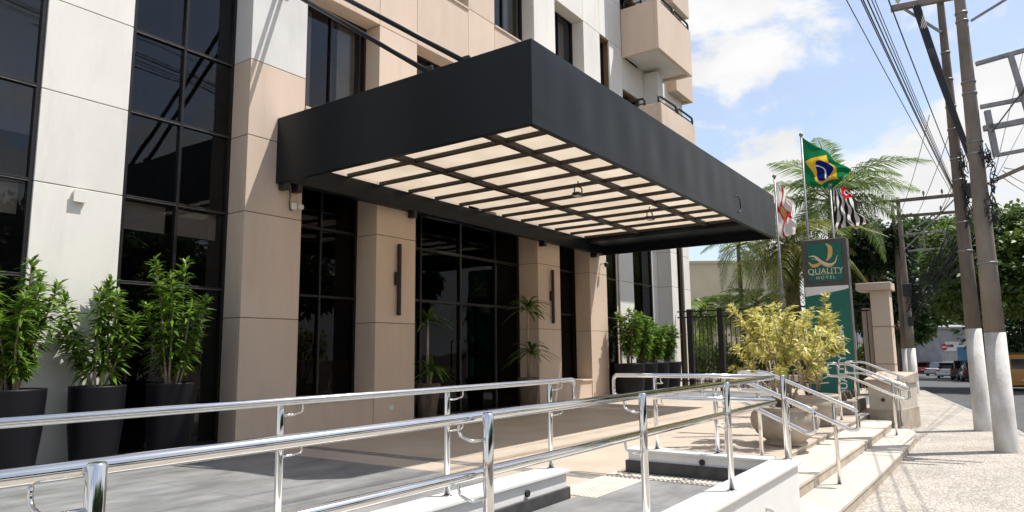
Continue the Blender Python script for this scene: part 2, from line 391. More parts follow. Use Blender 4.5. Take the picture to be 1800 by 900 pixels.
# plaza slab and its floor finishes
structure('plaza_base', MB().prism([(-12, 1.76), (7.10, 1.76), (7.10, 2.37), (15.9, 2.40), (22.3, 2.75), (60, 8.9), (60, 30), (-12, 30)], -1.6, P-.008), 'riser_stone')
def sheet(x0, x1, y0, y1, z): return MB().quad((x0, y0, z), (x1, y0, z), (x1, y1, z), (x0, y1, z))
fl = tag(bpy.data.objects.new('plaza_floor', None), kind='structure'); col.objects.link(fl)
# grey slate slabs left of the entrance, cream slabs under the canopy
def slabs(x0, x1, y0, y1, sx, sy, m, name, z=P, gap=.004):
    me_c = {}
    x = x0
    while x < x1-.05:
        xa = min(x+sx, x1); y = y0
        while y < y1-.05:
            ya = min(y+sy, y1); k = (round(xa-x, 3), round(ya-y, 3))
            if k not in me_c:
                me_c[k] = MB().box(gap, k[0]-gap, gap, k[1]-gap, -.02, 0, c=.002).mesh(name, m)
            o = link(name, me_c[k], fl); o.location = (x, y, z)
            y = ya
        x = xa
slabs(-2.0, 6.0, 3.58, 9.38, 2.0, 1.16, 'slate', 'floor_slab', gap=.0015)
slabs(6.0, 6.5, 3.58, 9.0, .5, 1.2, 'beige_floor', 'floor_slab', gap=.0012)
slabs(6.5, 6.72, 3.58, 9.0, .22, 1.2, 'slate_strip', 'floor_slab', gap=.0012)
slabs(6.72, 17.9, 3.58, 9.5, 1.4, 1.48, 'beige_floor', 'floor_slab', gap=.0012)
slabs(7.30, 17.9, 2.34, 3.58, 1.4, 1.24, 'beige_floor', 'floor_slab', gap=.0012)
slabs(17.9, 22.2, 2.75, 9.4, 1.4, 1.4, 'slate', 'floor_slab', gap=.0015)
slabs(-2.0, 5.7, 1.93, 3.28, 1.6, 1.35, 'slate', 'floor_slab', gap=.0015)
slabs(5.7, 7.06, 3.1, 3.58, .34, .24, 'step_stone', 'floor_slab')
slabs(6.72, 7.06, 1.93, 3.1, .34, .39, 'step_stone', 'floor_slab')
slabs(5.7, 6.72, 1.93, 3.1, 1.02, 1.17, 'slate', 'floor_slab', gap=.0015)
# raised dots of the tactile paving
tp = MB()
for i in range(22):
    for j in range(9):
        x = 5.73+i*.0605; y = 3.13+j*.05
        tp.lathe([(.018, P), (.014, P+.006), (0.001, P+.007)], x, y, 6)
for i in range(6):
    for j in range(22):
        tp.lathe([(.018, P), (.014, P+.006), (0.001, P+.007)], 6.75+i*.055, 1.96+j*.05, 6)
o = tp.build('tactile_dots', 'step_stone', fl); o['kind'] = 'stuff'

# ------------------------------------------------------------------ low ramp walls
def low_wall(name, label, x0, x1, y0, y1, z0, inner, outlets=(), joints=(), axis='x'):
    t_ = thing(name, label, 'wall', ((x0+x1)/2, (y0+y1)/2, z0))
    MB().box(x0+.02, x1-.02, y0+.02, y1-.02, z0, C-.03).build('wall_body', 'white_wall_paint', t_)
    cuts = [(x0 if axis == 'x' else y0)] + list(joints) + [(x1 if axis == 'x' else y1)]
    for a, b_ in zip(cuts[:-1], cuts[1:]):
        q = (MB().box(a+.001, b_-.001, y0-.012, y1+.012, C-.03, C, c=.006) if axis == 'x' else MB().box(x0-.012, x1+.012, a+.001, b_-.001, C-.03, C, c=.006))
        q.build('coping_stone', 'marble', t_)
    return t_
lw = low_wall('ramp_wall', 'low white wall with marble coping on the pavement side of the ramp', -3, 7.12, 1.68, 1.93, -.02, 1, joints=(-1.2, .6, 2.4, 4.2, 5.28), axis='x')
MB().tube([(5.99, 1.705, .37), (5.99, 1.655, .37), (5.99, 1.645, .36), (5.99, 1.645, .30)], .018, 10).build('drain_pipe', 'plastic_white', lw)
fix_loc(lw)
lw = low_wall('ramp_wall', 'low white wall with dark stone base between ramp and slate forecourt', -3, 5.58, 3.30, 3.56, P-.01, 1, joints=(-1.0, 1., 3., 4.4))
MB().box(-3, 5.585, 3.293, 3.567, P-.005, P+.095, c=.003).build('base_stone', 'dark_stone', lw)
MB().tube([(4.92, 3.30, .50), (4.92, 3.324, .50)], .028, 12).build('drain_hole', 'rubber', lw)
fix_loc(lw)
lw = low_wall('ramp_wall', 'short white wall with dark stone base closing the ramp end by the steps', 7.06, 7.28, 1.945, 3.46, P-.02, 1, joints=(2.6,), axis='y')
MB().box(7.052, 7.288, 1.95, 3.467, P-.005, P+.125, c=.003).build('base_stone', 'dark_stone', lw)
MB().tube([(7.06, 2.62, .52), (7.084, 2.62, .52)], .03, 12).build('drain_hole', 'rubber', lw)
fix_loc(lw)

# ------------------------------------------------------------------ steps
st = tag(bpy.data.objects.new('steps', None), kind='structure'); col.objects.link(st)
def edge1(x): return 1.43-.05*math.sin((x-7.2)/8*math.pi)+max(0, x-14.2)**2*.17
def edge2(x): return 1.86-.02*math.sin((x-7.2)/8*math.pi)+max(0, x-14.6)**2*.1
def edge3(x): return 2.34+.004*(x-7.3)
cuts = [7.13+.907*i for i in range(10)]
for (ef, eb, z0, z1, xe) in ((edge1, edge2, -.25, T1, 15.29), (edge2, edge3, T1-.05, T2, 15.75), (edge3, lambda x: edge3(x)+.03, T2-.04, P-.004, 15.9)):
    for a, b_ in zip(cuts[:-1], cuts[1:]):
        b_ = min(b_, xe)
        if b_-a < .05: continue
        n = 4; xs_ = [a+.0015+(b_-a-.003)*k/n for k in range(n+1)]
        if eb(a)-ef(a) > .1:
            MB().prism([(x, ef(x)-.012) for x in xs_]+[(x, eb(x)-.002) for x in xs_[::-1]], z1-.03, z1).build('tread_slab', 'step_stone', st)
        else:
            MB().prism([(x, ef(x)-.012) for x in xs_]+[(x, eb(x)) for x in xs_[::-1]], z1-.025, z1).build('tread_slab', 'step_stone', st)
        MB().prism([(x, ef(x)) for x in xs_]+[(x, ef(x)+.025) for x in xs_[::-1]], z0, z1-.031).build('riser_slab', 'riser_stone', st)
    MB().prism([(7.13, ef(7.13)+.03)]+[(xe-.004-(.5-.1*k), ef(xe-.004-(.5-.1*k))+.03) for k in range(6)]+[(xe-.004, eb(xe)+.4), (7.13, eb(7.13)+.02)], z0, z1-.035).build('step_core', 'riser_stone', st)

# ------------------------------------------------------------------ stainless railings
RAD = .0225
def bend(pts, rr=.06, k=5):
    """round the inner corners of a polyline"""
    pts = [Vector(p) for p in pts]; o = [pts[0]]
    for i in range(1, len(pts)-1):
        a, b_, c = pts[i-1], pts[i], pts[i+1]; r_ = min(rr, (a-b_).length*.48, (c-b_).length*.48)
        p0 = b_+(a-b_).normalized()*r_; p1 = b_+(c-b_).normalized()*r_
        for j in range(k+1):
            s = j/k; o.append(p0*(1-s)**2+b_*2*s*(1-s)+p1*s*s)
    return o+[pts[-1]]
def bracket(t_, px_, py_, z, ox, oy):
    """J-shaped bracket from a post at (px,py) to a rail offset (ox,oy)"""
    l = math.hypot(ox, oy)
    pass
def railing(label, rails, posts, brackets=()):
    t_ = thing('ramp_railing', label, 'railing', (posts[0][0], posts[0][1], posts[0][2]))
    for pts in rails:
        MB().tube(bend(pts), RAD, 16).build('rail', 'steel', t_)
    for (x, y, z0, z1) in posts:
        po = MB().tube([(x, y, z0), (x, y, z1-.006), (x, y, z1)], [RAD, RAD, RAD*.8], 16).build('post', 'steel', t_)
        MB().lathe([(RAD+.001, z0), (.04, z0), (.038, z0+.006), (RAD+.001, z0+.008)], x, y, 16).build('base_flange', 'steel', po)
    for (x, y, z, dx, dy, ex, ey) in brackets:
        # from post, out along (dx,dy), then up to rail at (ex,ey) offset
        pts = bend([(x, y, z-.085), (x+dx, y+dy, z-.085), (x+dx+ex, y+dy+ey, z-.065), (x+dx+ex, y+dy+ey, z-.015)], .03, 4)
        MB().tube(pts, .0065, 8).build('bracket', 'steel', t_)
    fix_loc(t_); return t_
ZT, ZL = 1.385, 1.155
nx = [.82, 2.34, 3.84, 5.36]
yp, yr = 1.765, 1.83
railing('polished steel railing nearest the camera on the pavement side of the ramp',
        [[(-2.2, yr, ZT), (6.92, yr, ZT)], [(-2.2, yr, ZL), (6.92, yr, ZL)]],
        [(x, yp, C, 1.405) for x in nx],
        [(x, yp, z, -.11, 0, 0, yr-yp) for x in nx for z in (ZT, ZL)])
fx = [1.05, 2.6, 4.08, 5.53]; yp2, yr2 = 3.46, 3.39
railing('polished steel railing along the slate forecourt, ending in a rounded loop',
        [[(-2.2, yr2, ZT), (5.86, yr2, ZT), (5.86, yr2, ZL), (-2.2, yr2, ZL)]],
        [(x, yp2, C, 1.40) for x in fx],
        [(x, yp2, z, .10, 0, 0, yr2-yp2) for x in fx for z in (ZT, ZL)])
yk = [3.14, 2.48]
railing('polished steel railing across the ramp end with rounded loop beside the dark pots',
        [[(7.09, 1.87, ZT), (7.09, 3.60, ZT), (7.09, 3.60, ZL), (7.09, 1.87, ZL)]],
        [(7.16, y, C, 1.40) for y in yk]+[(7.14, 1.80, C, 1.40)],
        [(7.16, y, z, 0, -.10, -.07, 0) for y in yk for z in (ZT, ZL)])
def stair_rail(x, label, yend, posts):
    sl = (1.375-.965)/(2.38-1.41)
    def zz(y): return 1.375-(2.38-y)*sl
    ra = [(x, 2.72, 1.38), (x, 2.38, 1.375), (x, yend, zz(yend)), (x, yend, zz(yend)-.20), (x, yend+.06, zz(yend)-.225), (x, 2.38, 1.15), (x, 2.72, 1.155), (x, 2.72, 1.38)]
    mid = (x, 2.55, 1.379)
    pts = [mid]+[p for p in ra[1:-1]]+[(x, 2.72, 1.155), (x, 2.72, 1.38), mid]
    pts = [(x, 2.55, 1.379)]+ra[1:7]+[(x, 2.72, 1.38), (x, 2.55, 1.379)]
    ps = []
    for (y, z0) in posts:
        ps.append((x+.06, y, z0, zz(min(y, 2.38))-.03))
    br = [(x+.06, y, zz(min(y, 2.38))-d, 0, -.03, -.06, 0) for (y, z0) in posts for d in (0, .235)]
    t_ = railing(label, [pts], ps, br); t_.name = 'stair_railing'
    return t_
stair_rail(7.45, 'steel stair railing touching the white ramp wall end', 1.60, [(1.87, T2), (2.5, P)])
stair_rail(8.70, 'steel stair railing in front of the first stone bowl planter', 1.41, [(1.66, T1), (2.5, P)])
stair_rail(14.0, 'steel stair railing on the far steps, left of the pair', 1.43, [(1.68, T1), (2.55, P)])
stair_rail(15.75, 'steel stair railing on the far steps, beside the cream stone pier', 1.62, [(1.78, T1), (2.56, P)])

# stone pier at the end of the steps, and the low stone trough
pr = thing('stone_pier', 'cream stone pier with a round hole at the end of the steps', 'pier', (16.5, 2.1, -.1))
MB().prism([(15.93, 1.86), (17.3, 1.62), (17.4, 2.30), (15.98, 2.36)], -.2, .93).build('pier_body', 'step_stone', pr)
MB().prism([(15.89, 1.82), (17.34, 1.58), (17.44, 2.34), (15.94, 2.42)], .93, lambda x, y: 1.02+.08*(x-15.9)).build('coping_stone', 'riser_stone', pr)
MB().tube([(15.955, 2.1, .62), (15.925, 2.1, .62)], .035, 12).build('drain_hole', 'rubber', pr)
MB().prism([(15.915, 1.845), (17.31, 1.60), (17.41, 2.31), (15.965, 2.38)], -.2, .42).build('plinth', 'riser_stone', pr)
fix_loc(pr)
tr = thing('stone_trough', 'low weathered stone trough with small stubs behind the far steps', 'trough', (16.1, 2.8, P))
MB().box(15.2, 16.9, 2.55, 3.1, P, P+.26, c=.015).build('trough_body', 'planter_stone', tr)
for i in range(5):
    MB().lathe([(.05, P+.25), (.06, P+.32), (.03, P+.38), (.02, P+.42), (.0, P+.43)], 15.4+i*.3, 2.72+.1*(i % 2), 10).build('stub', 'bark', tr)
fix_loc(tr)

# ------------------------------------------------------------------ hotel building
YF, YW = 9.0, 9.40
ZJ = [P, 2.19, 3.76, 4.93, 6.12, 7.71, 9.14, 10.95, 12.4, 14.2, 15.8]
hb = thing('hotel_building', 'beige and white panelled hotel building with tall dark windows and balconies', 'building', (13, YF, P))
def panel(part, x0, x1, z0, z1, m, y=YF, th=.05, left=None, right=None, g=.006):
    """wall panel proud of a dark joint; left/right add panels on the side faces (depth to y=left/right)"""
    MB().box(x0+(.0 if left else g), x1-(.0 if right else g), y, y+th, z0+g, z1-g, c=.004).build('panel', m, part)
    if left: MB().box(x0, x0+th, y+th+.001, left, z0+g, z1-g, c=.003).build('panel', m, part)
    if right: MB().box(x1-th, x1, y+th+.001, right, z0+g, z1-g, c=.003).build('panel', m, part)
def pillar(x0, x1, yb, levels, mats, y=YF):
    core = MB().box(x0+.012, x1-.012, y+.012, yb, levels[0]-.05, levels[-1]).build('pillar', 'joint', hb)
    for (a, b_, m) in zip(levels[:-1], levels[1:], mats): panel(core, x0, x1, a, b_, m, y, left=yb, right=yb)
    return core
Be, Wh, Gw = 'beige_stucco', 'white_stucco', 'grey_white_stucco'
low4 = [Be]*4
pillar(6.01, 7.03, 9.46, ZJ, low4+[Gw, Gw, Be, Wh, Wh, Wh])
pillar(8.67, 9.68, 9.55, ZJ, low4+[Be, Be, Be, Wh, Wh, Wh])
pillar(13.95, 14.97, 9.55, ZJ, low4+[Be, Be, Wh, Wh, Wh, Wh])
pillar(16.52, 17.50, 9.46, ZJ, low4+[Be, Be, Wh, Wh, Wh, Wh])
pillar(11.31, 12.27, 9.55, ZJ[5:], [Be, Be, Wh, Wh, Wh])
pillar(22.05, 22.58, 9.46, ZJ[:5]+[7.71], [Wh]*5, y=8.92)
# white panels between the tall windows
def wall_strip(x0, x1, levels, mats, y, th=.05, yb=None):
    core = MB().box(x0+.012, x1-.012, y+.02, yb or y+.14, levels[0]-.05, levels[-1]).build('wall', 'joint', hb)
    for (a, b_, m) in zip(levels[:-1], levels[1:], mats): panel(core, x0, x1, a, b_, m, y, th)
    return core
wall_strip(3.41, 4.46, ZJ[:7], [Wh]*6, YW)
wall_strip(19.13, 20.12, ZJ[:6], [Wh]*6, YW)
wall_strip(18.95, 19.12, ZJ[:6], [Be]*6, YW+.05)
wall_strip(21.57, 22.04, ZJ[:6], [Wh]*6, YW)
wall_strip(23.36, 23.95, ZJ[:6], [Wh]*6, YF)
# window bays: a grid of panes with frames and mullions
def ring(b, x0, x1, z0, z1, ya, yb, fr):
    n = len(b.v)
    o_ = [(x0, z0), (x1, z0), (x1, z1), (x0, z1)]; i_ = [(x0+fr, z0+fr), (x1-fr, z0+fr), (x1-fr, z1-fr), (x0+fr, z1-fr)]
    for y in (ya, yb): b.v += [(x, y, z) for x, z in o_]+[(x, y, z) for x, z in i_]
    for k in range(4):
        j = (k+1) % 4
        for q in ((k, j, 4+j, 4+k), (8+j, 8+k, 12+k, 12+j), (k, 8+k, 8+j, j), (4+k, 4+j, 12+j, 12+k)): b.f.append(tuple(n+i for i in q)); b.smooth.append(False)
def window(x0, x1, zs, y, mull=(), gl='tinted_glass', fr=.045, skip_frame=False, silver=False, sill_blind=None):
    f = MB()
    ring(f, x0, x1, zs[0]-fr*.5, zs[-1]+fr*.5, y, y+.09, fr)
    wdw = f.build('window', 'bronze_frame', hb)
    xs_ = [x0+fr]+list(mull)+[x1-fr]
    for i, z in enumerate(zs):
        if i in (0, len(zs)-1): continue
        MB().box(x0+fr, x1-fr, y+.004, y+.085, z-fr*.5, z+fr*.5, c=.005).build('transom', 'bronze_frame', wdw)
        if silver and 0 < i < len(zs)-1: MB().box(x0+fr, x1-fr, y-.004, y+.0035, z-fr*.5+.004, z-fr*.5+.012).build('trim', 'silver_line', wdw)
    for xm in mull:
        MB().box(xm-fr*.45, xm+fr*.45, y-.004, y+.08, zs[0], zs[-1], c=.004).build('mullion', 'bronze_frame', wdw)
    for a, b_ in zip(xs_[:-1], xs_[1:]):
        for c_, d_ in zip(zs[:-1], zs[1:]):
            # each pane is set a hair out of plane, as real glazing is
            e1, e2 = (random.uniform(-.0025, .0025) for _ in range(2))
            q = MB(); yy = y+.045
            q.quad((a, yy+e1, c_), (b_, yy+e2, c_), (b_, yy-e1, d_), (a, yy-e2, d_))
            q.build('pane', gl, wdw)
    return wdw
WZ = [P+.06, 2.62, 3.77, 4.95, 6.10, 7.3, 8.5]
wB = window(4.46, 6.012, WZ, YW+.02, mull=(5.22,), silver=True)
wA = window(.3, 3.41, WZ, YW+.02, mull=(1.1, 1.86, 2.63), silver=True)
for wd_, a, b_ in ((wB, 4.52, 5.17), (wB, 5.28, 5.95), (wA, 2.69, 3.35), (wA, 1.92, 2.58)):
    MB().box(a+.02, b_-.02, YW+.2, YW+.21, 3.36, 3.74).build('blind', 'blind', wd_)
wall_strip(-2.5, .3, ZJ[:7], [Wh]*6, YW)
MB().box(4.45, 6.01, YW+.02, YW+.3, P-.1, P+.05).build('window_sill', Gw, hb)
window(17.5, 18.95, WZ[:6], YW+.02, mull=(18.25,))
window(20.12, 21.57, WZ[:6], YW+.02, mull=(20.85,))
window(22.58, 23.36, WZ[:6], YF+.15)
# bay left of the entrance: low sill wall with glass above
def low_sill(x0, x1, top, y=YF):
    s_ = MB().box(x0+.001, x1-.001, y+.02, 9.5, P-.05, top-.05, c=.004).build('sill_wall', Be, hb)
    MB().box(x0+.002, x1-.002, y-.015, 9.5, top-.049, top, c=.006).build('sill', Be, s_)
low_sill(7.03, 8.67, .95); low_sill(14.97, 16.52, .93)
window(7.031, 8.669, [.955, 2.63, 3.80, 4.6], 9.5, mull=(7.85,), gl='dark_glass')
window(14.971, 16.519, [.935, 2.63, 3.80, 4.6], 9.5, mull=(15.75,), gl='dark_glass')
# entrance doors, recessed between the two inner pillars
ent = window(9.68, 13.95, [P+.02, 2.70, 3.75, 4.6], 9.56, mull=(10.45, 11.72, 13.0), fr=.06, gl='dark_glass')
for xh in (11.60, 11.84):
    MB().tube(bend([(xh, 9.56, 1.1), (xh, 9.49, 1.1), (xh, 9.49, 1.9), (xh, 9.56, 1.9)], .03), .014, 10).build('door_handle', 'bronze_frame', ent)
# ground-floor interior seen through the tinted glass
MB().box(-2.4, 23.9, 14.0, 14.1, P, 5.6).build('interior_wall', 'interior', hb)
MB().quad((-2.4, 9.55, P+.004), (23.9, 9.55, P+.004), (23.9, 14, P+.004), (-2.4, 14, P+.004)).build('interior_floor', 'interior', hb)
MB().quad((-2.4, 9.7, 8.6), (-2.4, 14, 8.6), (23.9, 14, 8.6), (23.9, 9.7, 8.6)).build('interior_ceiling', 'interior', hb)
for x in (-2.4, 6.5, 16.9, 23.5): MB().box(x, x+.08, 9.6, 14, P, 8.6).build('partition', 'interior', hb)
MB().box(10.2, 13.4, 12.9, 13.5, P, 1.5, c=.02).build('reception_desk', 'interior_warm', hb)
MB().box(1.0, 5.8, 13.0, 13.4, P, 1.3, c=.02).build('sideboard', 'interior_warm', hb)
MB().box(-2.4, 23.9, 14.1, 20, P, 16).build('rear_wall', Wh, hb)
MB().box(23.93, 23.95, 9.1, 14.1, P, 16).build('end_wall', Wh, hb)
# upper floors
def spandrel(x0, x1, z0, z1, m, y=YF):
    core = MB().box(x0+.002, x1-.002, y+.015, 9.5, z0+.01, z1-.01).build('spandrel', m, hb)
    panel(core, x0, x1, z0, z1, m, y, th=.014)
    MB().box(x0+.004, x1-.004, y-.03, 9.5, z1-.009, z1+.04, c=.006).build('sill', m, core)
bays = [(7.03, 8.67), (9.68, 11.31), (12.27, 13.95), (14.97, 16.52)]
for bi, (a, b_) in enumerate(bays):
    spandrel(a, b_, 4.62, 5.62, Be)
    spandrel(a, b_, 7.71, 9.10, Be)
    spandrel(a, b_, 10.95, 12.36, Be if bi < 2 else Wh)
    spandrel(a, b_, 14.2, 15.8, Wh)
    for (z0, z1) in ((5.66, 7.71), (9.14, 10.95), (12.4, 14.2)):
        mdl = (a+b_)/2
        wu = window(a, b_, [z0, z1], 9.36, mull=(mdl,), fr=.05)
        MB().box(a+.05, mdl-.25, 9.62, 9.64, z0, z1).build('curtain', 'blind', wu)
        MB().box(mdl+.35, b_-.05, 9.62, 9.64, z0, z1).build('curtain', 'blind', wu)
for (z0, z1) in ((5.62, 5.63), (8.0, 8.9), (11.2, 12.2), (14.4, 15.8)):
    MB().box(6.1, 23.9, 9.75, 14, z0, z1).build('floor_slab', 'interior', hb)
MB().box(6.1, 23.9, 11.5, 11.6, 5.7, 15.8).build('interior_wall', 'interior', hb)
# right-hand white wall with small windows and balconies
def solid(x0, x1, z0, z1, m=Wh): wall_strip(x0, x1, [z0, z1], [m], YF, yb=9.5)
for (z0, z1) in ((7.71, 9.14), (10.95, 12.4), (14.2, 15.8)): solid(17.5, 18.1, z0, z1)
for (z0, z1) in ((9.14, 10.95), (12.4, 14.2)): window(17.5, 18.1, [z0, z1], 9.2)
for a, b_ in zip(ZJ[5:-1], ZJ[6:]):
    solid(18.1, 18.95, a, b_)
    solid(20.2, 20.6, a, b_); solid(20.6, 22.0, a, b_) ; solid(22.0, 23.95, a, b_)
spandrel(17.5, 23.95, 6.12, 7.71, Wh)
for zb in (7.45, 10.75, 14.05):
    window(18.95, 20.2, [zb, zb+2.25], 9.15, mull=(19.6,))
    solid(18.95, 20.2, zb+2.25, zb+3.3)
def balcony(x0, x1, y0, zb, zt_, yb=YF, rails=True):
    b = MB(); th = .12
    b.box(x0, x1, y0, y0+th, zb, zt_, c=.012); b.box(x0, x0+th, y0+th+.001, yb, zb, zt_, c=.01); b.box(x1-th, x1, y0+th+.001, yb, zb, zt_, c=.01)
    bo = b.build('balcony', Be, hb)
    MB().box(x0+th+.001, x1-th-.001, y0+th+.001, yb, zb+.10, zb+.22).build('balcony_floor', Gw, bo)
    if rails:
        L = x1-x0
        segs = [((x0+.06, yb-.1), (x0+.06, y0+.55)), ((x0+.06, y0+.1), (x0+L*.48, y0+.06)), ((x0+L*.52, y0+.06), (x1-.06, y0+.06))]
        for (p0, p1) in segs:
            pts = bend([(p0[0], p0[1], zt_-.01), (p0[0], p0[1], zt_+.25), (p1[0], p1[1], zt_+.25), (p1[0], p1[1], zt_-.01)], .1, 5)
            MB().tube(pts, .035, 8).build('balcony_rail', 'black_metal', bo)
            MB().tube([(p0[0], p0[1], zt_+.09), (p1[0], p1[1], zt_+.09)], .022, 8).build('balcony_rail', 'black_metal', bo)
for zb, ztop in ((7.4, 9.0), (10.71, 12.29), (14.0, 15.6)):
    balcony(18.96, 21.75, 7.77, zb, ztop)
    balcony(22.6, 24.2, 8.66, zb, ztop, yb=9.6)
    MB().box(20.55, 20.95, 8.5, 9.0, zb-1.6, zb-.02, c=.01).build('column', Gw, hb) if zb > 8 else None
fix_loc(hb)

# ------------------------------------------------------------------ canopy
CX0, CX1, CY0, CZ0, CZ1 = 6.52, 17.12, 4.25, 4.27, 5.31
cn = thing('entrance_canopy', 'large black box canopy with milky roof sheets over the hotel entrance', 'canopy', (11.8, 6.6, CZ0))
def skin(fn, nu, nv, name):
    b = MB()
    for i in range(nu+1):
        for j in range(nv+1): b.v.append(fn(i/nu, j/nv))
    for i in range(nu):
        for j in range(nv):
            k = i*(nv+1)+j; b.f.append((k, k+nv+1, k+nv+2, k+1)); b.smooth.append(True)
    return b
# fascia boards: sheet metal with slight oil-canning on the street side
def rip(u, v):
    return .006*math.sin(u*37+2*v)*math.sin(v*3.1)+.005*math.sin(u*91+1.3)*math.exp(-((v-.5)/.4)**2)+.004*math.sin(u*17-3*v)
fb = skin(lambda u, v: (CX0+(CX1-CX0)*u, CY0+rip(u, v)*(1 if .02 < u < .98 else 0)*(1 if 0 < v < 1 else 0), CZ0+(CZ1-CZ0)*v), 160, 14, 'f')
fb.build('fascia', 'black_paint', cn)
MB().box(CX0+.012, CX1-.012, CY0+.012, CY0+.05, CZ0, CZ1, c=.003).build('fascia', 'black_paint', cn)
MB().box(CX0, CX0+.045, CY0+.001, YF-.003, CZ0, CZ1, c=.004).build('fascia', 'black_paint', cn)
MB().box(CX1-.045, CX1, CY0+.001, YF-.003, CZ0, CZ1, c=.004).build('fascia', 'black_paint', cn)
MB().box(CX0+.05, CX1-.05, YF-.16, YF-.004, CZ0+.02, 4.62, c=.006).build('wall_beam', 'black_paint', cn)
MB().box(CX1-1.05, CX1-.05, CY0+.06, YF-.17, 4.50, 4.62, c=.006).build('end_beam', 'black_paint', cn)
MB().box(CX0+.01, CX0+.09, CY0+.06, YF-.02, CZ0+.001, CZ0+.05, c=.004).build('edge_angle', 'black_paint', cn)
MB().box(CX0+.09, CX1-.09, CY0+.03, CY0+.09, CZ0+.001, CZ0+.05, c=.004).build('edge_angle', 'black_paint', cn)
bxs = [6.35+.742*i for i in range(1, 14)]
lys = [5.58, 7.33]
rows = [CY0+.06]+lys+[YF-.17]
colsx = [CX0+.06]+bxs+[CX1-1.06]
for a, b_ in zip(colsx[:-1], colsx[1:]):
    for c_, d_ in zip(rows[:-1], rows[1:]):
        MB().box(a+.005, b_-.005, c_+.005, d_-.005, 4.662, 4.67).build('roof_sheet', 'roof_sheet', cn)
for x in bxs: MB().box(x-.035, x+.035, CY0+.06, YF-.17, 4.60, 4.66, c=.004).build('cross_bar', 'bar_brown', cn)
for y in lys: MB().box(CX0+.06, CX1-1.06, y-.05, y+.05, 4.575, 4.655, c=.004).build('long_bar', 'bar_brown', cn)
for x in (6.62, 7.0-.14, 9.5, 14.05, 16.62): MB().box(x-.05, x+.05, YF-.17, YF-.006, CZ0-.10, CZ0+.02, c=.01).build('wall_bracket', 'black_metal', cn)
for (y0, z0, s_) in ((5.92, 5.33, .70), (5.30, 5.31, .69)):
    L = YF-y0
    rod = MB().tube([(6.56, y0, z0), (6.56, YF-.01, z0+s_*L)], .035, 12).build('stay_rod', 'black_paint', cn)
    MB().box(6.535, 6.585, y0-.10, y0+.06, z0-.05, z0+.055, c=.01).build('lug', 'black_metal', rod)
    MB().box(6.46, 6.66, YF-.03, YF-.002, z0+s_*L-.12, z0+s_*L+.12, c=.006).build('anchor_plate', 'black_metal', rod)
# faint pressed ring mark on the fascia
pts = [(14.21+.17*math.cos(a), CY0-.008, 4.62+.17*math.sin(a)) for a in [R(-100+10*i) for i in range(24)]]
MB().tube(pts, .009, 6).build('ring', 'black_metal', cn)
fix_loc(cn)
for (x, y, lab) in ((10.42, 5.86, 'small black floodlight under the canopy, nearer of the two'), (13.25, 5.78, 'small black floodlight under the canopy, farther of the two')):
    t_ = thing('floodlight', lab, 'floodlight', (x, y, 4.40))
    MB().box(x-.12, x+.12, y-.07, y+.07, 4.33, 4.39, c=.02).build('lamp_body', 'black_metal', t_)
    MB().box(x-.10, x+.10, y-.055, y+.055, 4.322, 4.331).build('lamp_lens', 'lamp_lens', t_)
    MB().tube(bend([(x-.13, y, 4.36), (x-.13, y, 4.5), (x+.13, y, 4.5), (x+.13, y, 4.36)], .03), .012, 8).build('yoke', 'black_metal', t_)
    MB().tube([(x, y, 4.5), (x, y, 4.6)], .012, 8).build('stem', 'black_metal', t_)
    fix_loc(t_)

# wall fittings
for (x, lab) in ((9.19, 'slim black vertical wall light on the pillar left of the entrance'), (14.52, 'slim black vertical wall light on the pillar right of the entrance')):
    t_ = thing('wall_light', lab, 'wall light', (x, YF, 3.0))
    MB().box(x-.03, x+.03, YF-.09, YF-.03, 2.33, 3.64, c=.005).build('light_bar', 'black_metal', t_)
    MB().box(x-.075, x-.031, YF-.075, YF-.001, 2.88, 3.12, c=.006).build('mount', 'black_metal', t_)
    fix_loc(t_)
for (x, z, lab) in ((9.08, .70, 'white socket plate low on the pillar left of the entrance'), (14.36, .74, 'white socket plate low on the pillar right of the entrance')):
    t_ = MB().box(x-.06, x+.06, YF-.012, YF-.001, z-.05, z+.05, c=.004).build('socket_plate', 'plastic_white', None); tag(t_, lab, 'socket')
t_ = thing('junction_box', 'cream junction box on the white panel between the left windows', 'junction box', (3.92, YW, 3.66))
MB().box(3.85, 4.0, YW-.05, YW-.001, 3.58, 3.73, c=.012).build('box_body', 'plastic_white', t_)
MB().box(3.843, 4.007, YW-.057, YW-.0505, 3.573, 3.737, c=.003).build('box_lid', 'plastic_white', t_); fix_loc(t_)
t_ = thing('security_camera', 'white sensor unit with drooping black cable under the canopy corner', 'camera', (6.88, YF, 3.95))
MB().box(6.80, 6.90, YF-.06, YF-.001, 3.90, 4.02, c=.012).build('sensor_body', 'plastic_white', t_)
MB().box(6.91, 7.0, YF-.11, YF-.03, 3.92, 4.0, c=.02).build('sensor_head', 'plastic_white', t_)
MB().tube([(6.75, YF-.02, 4.28), (6.78, YF-.03, 4.15), (6.77, YF-.03, 4.0), (6.79, YF-.03, 3.88), (6.84, YF-.02, 3.9)], .008, 6).build('cable', 'rubber', t_); fix_loc(t_)
t_ = thing('security_camera', 'small dome camera on the last beige pillar under the canopy', 'camera', (17.2, YF, 4.0))
MB().tube([(17.15, YF, 4.05), (17.15, YF-.16, 4.05)], .02, 8).build('arm', 'plastic_white', t_)
MB().lathe([(.0, 3.93), (.05, 3.96), (.06, 4.02), (.05, 4.07), (0, 4.08)], 17.15, YF-.18, 12).build('dome', 'bronze_frame', t_); fix_loc(t_)

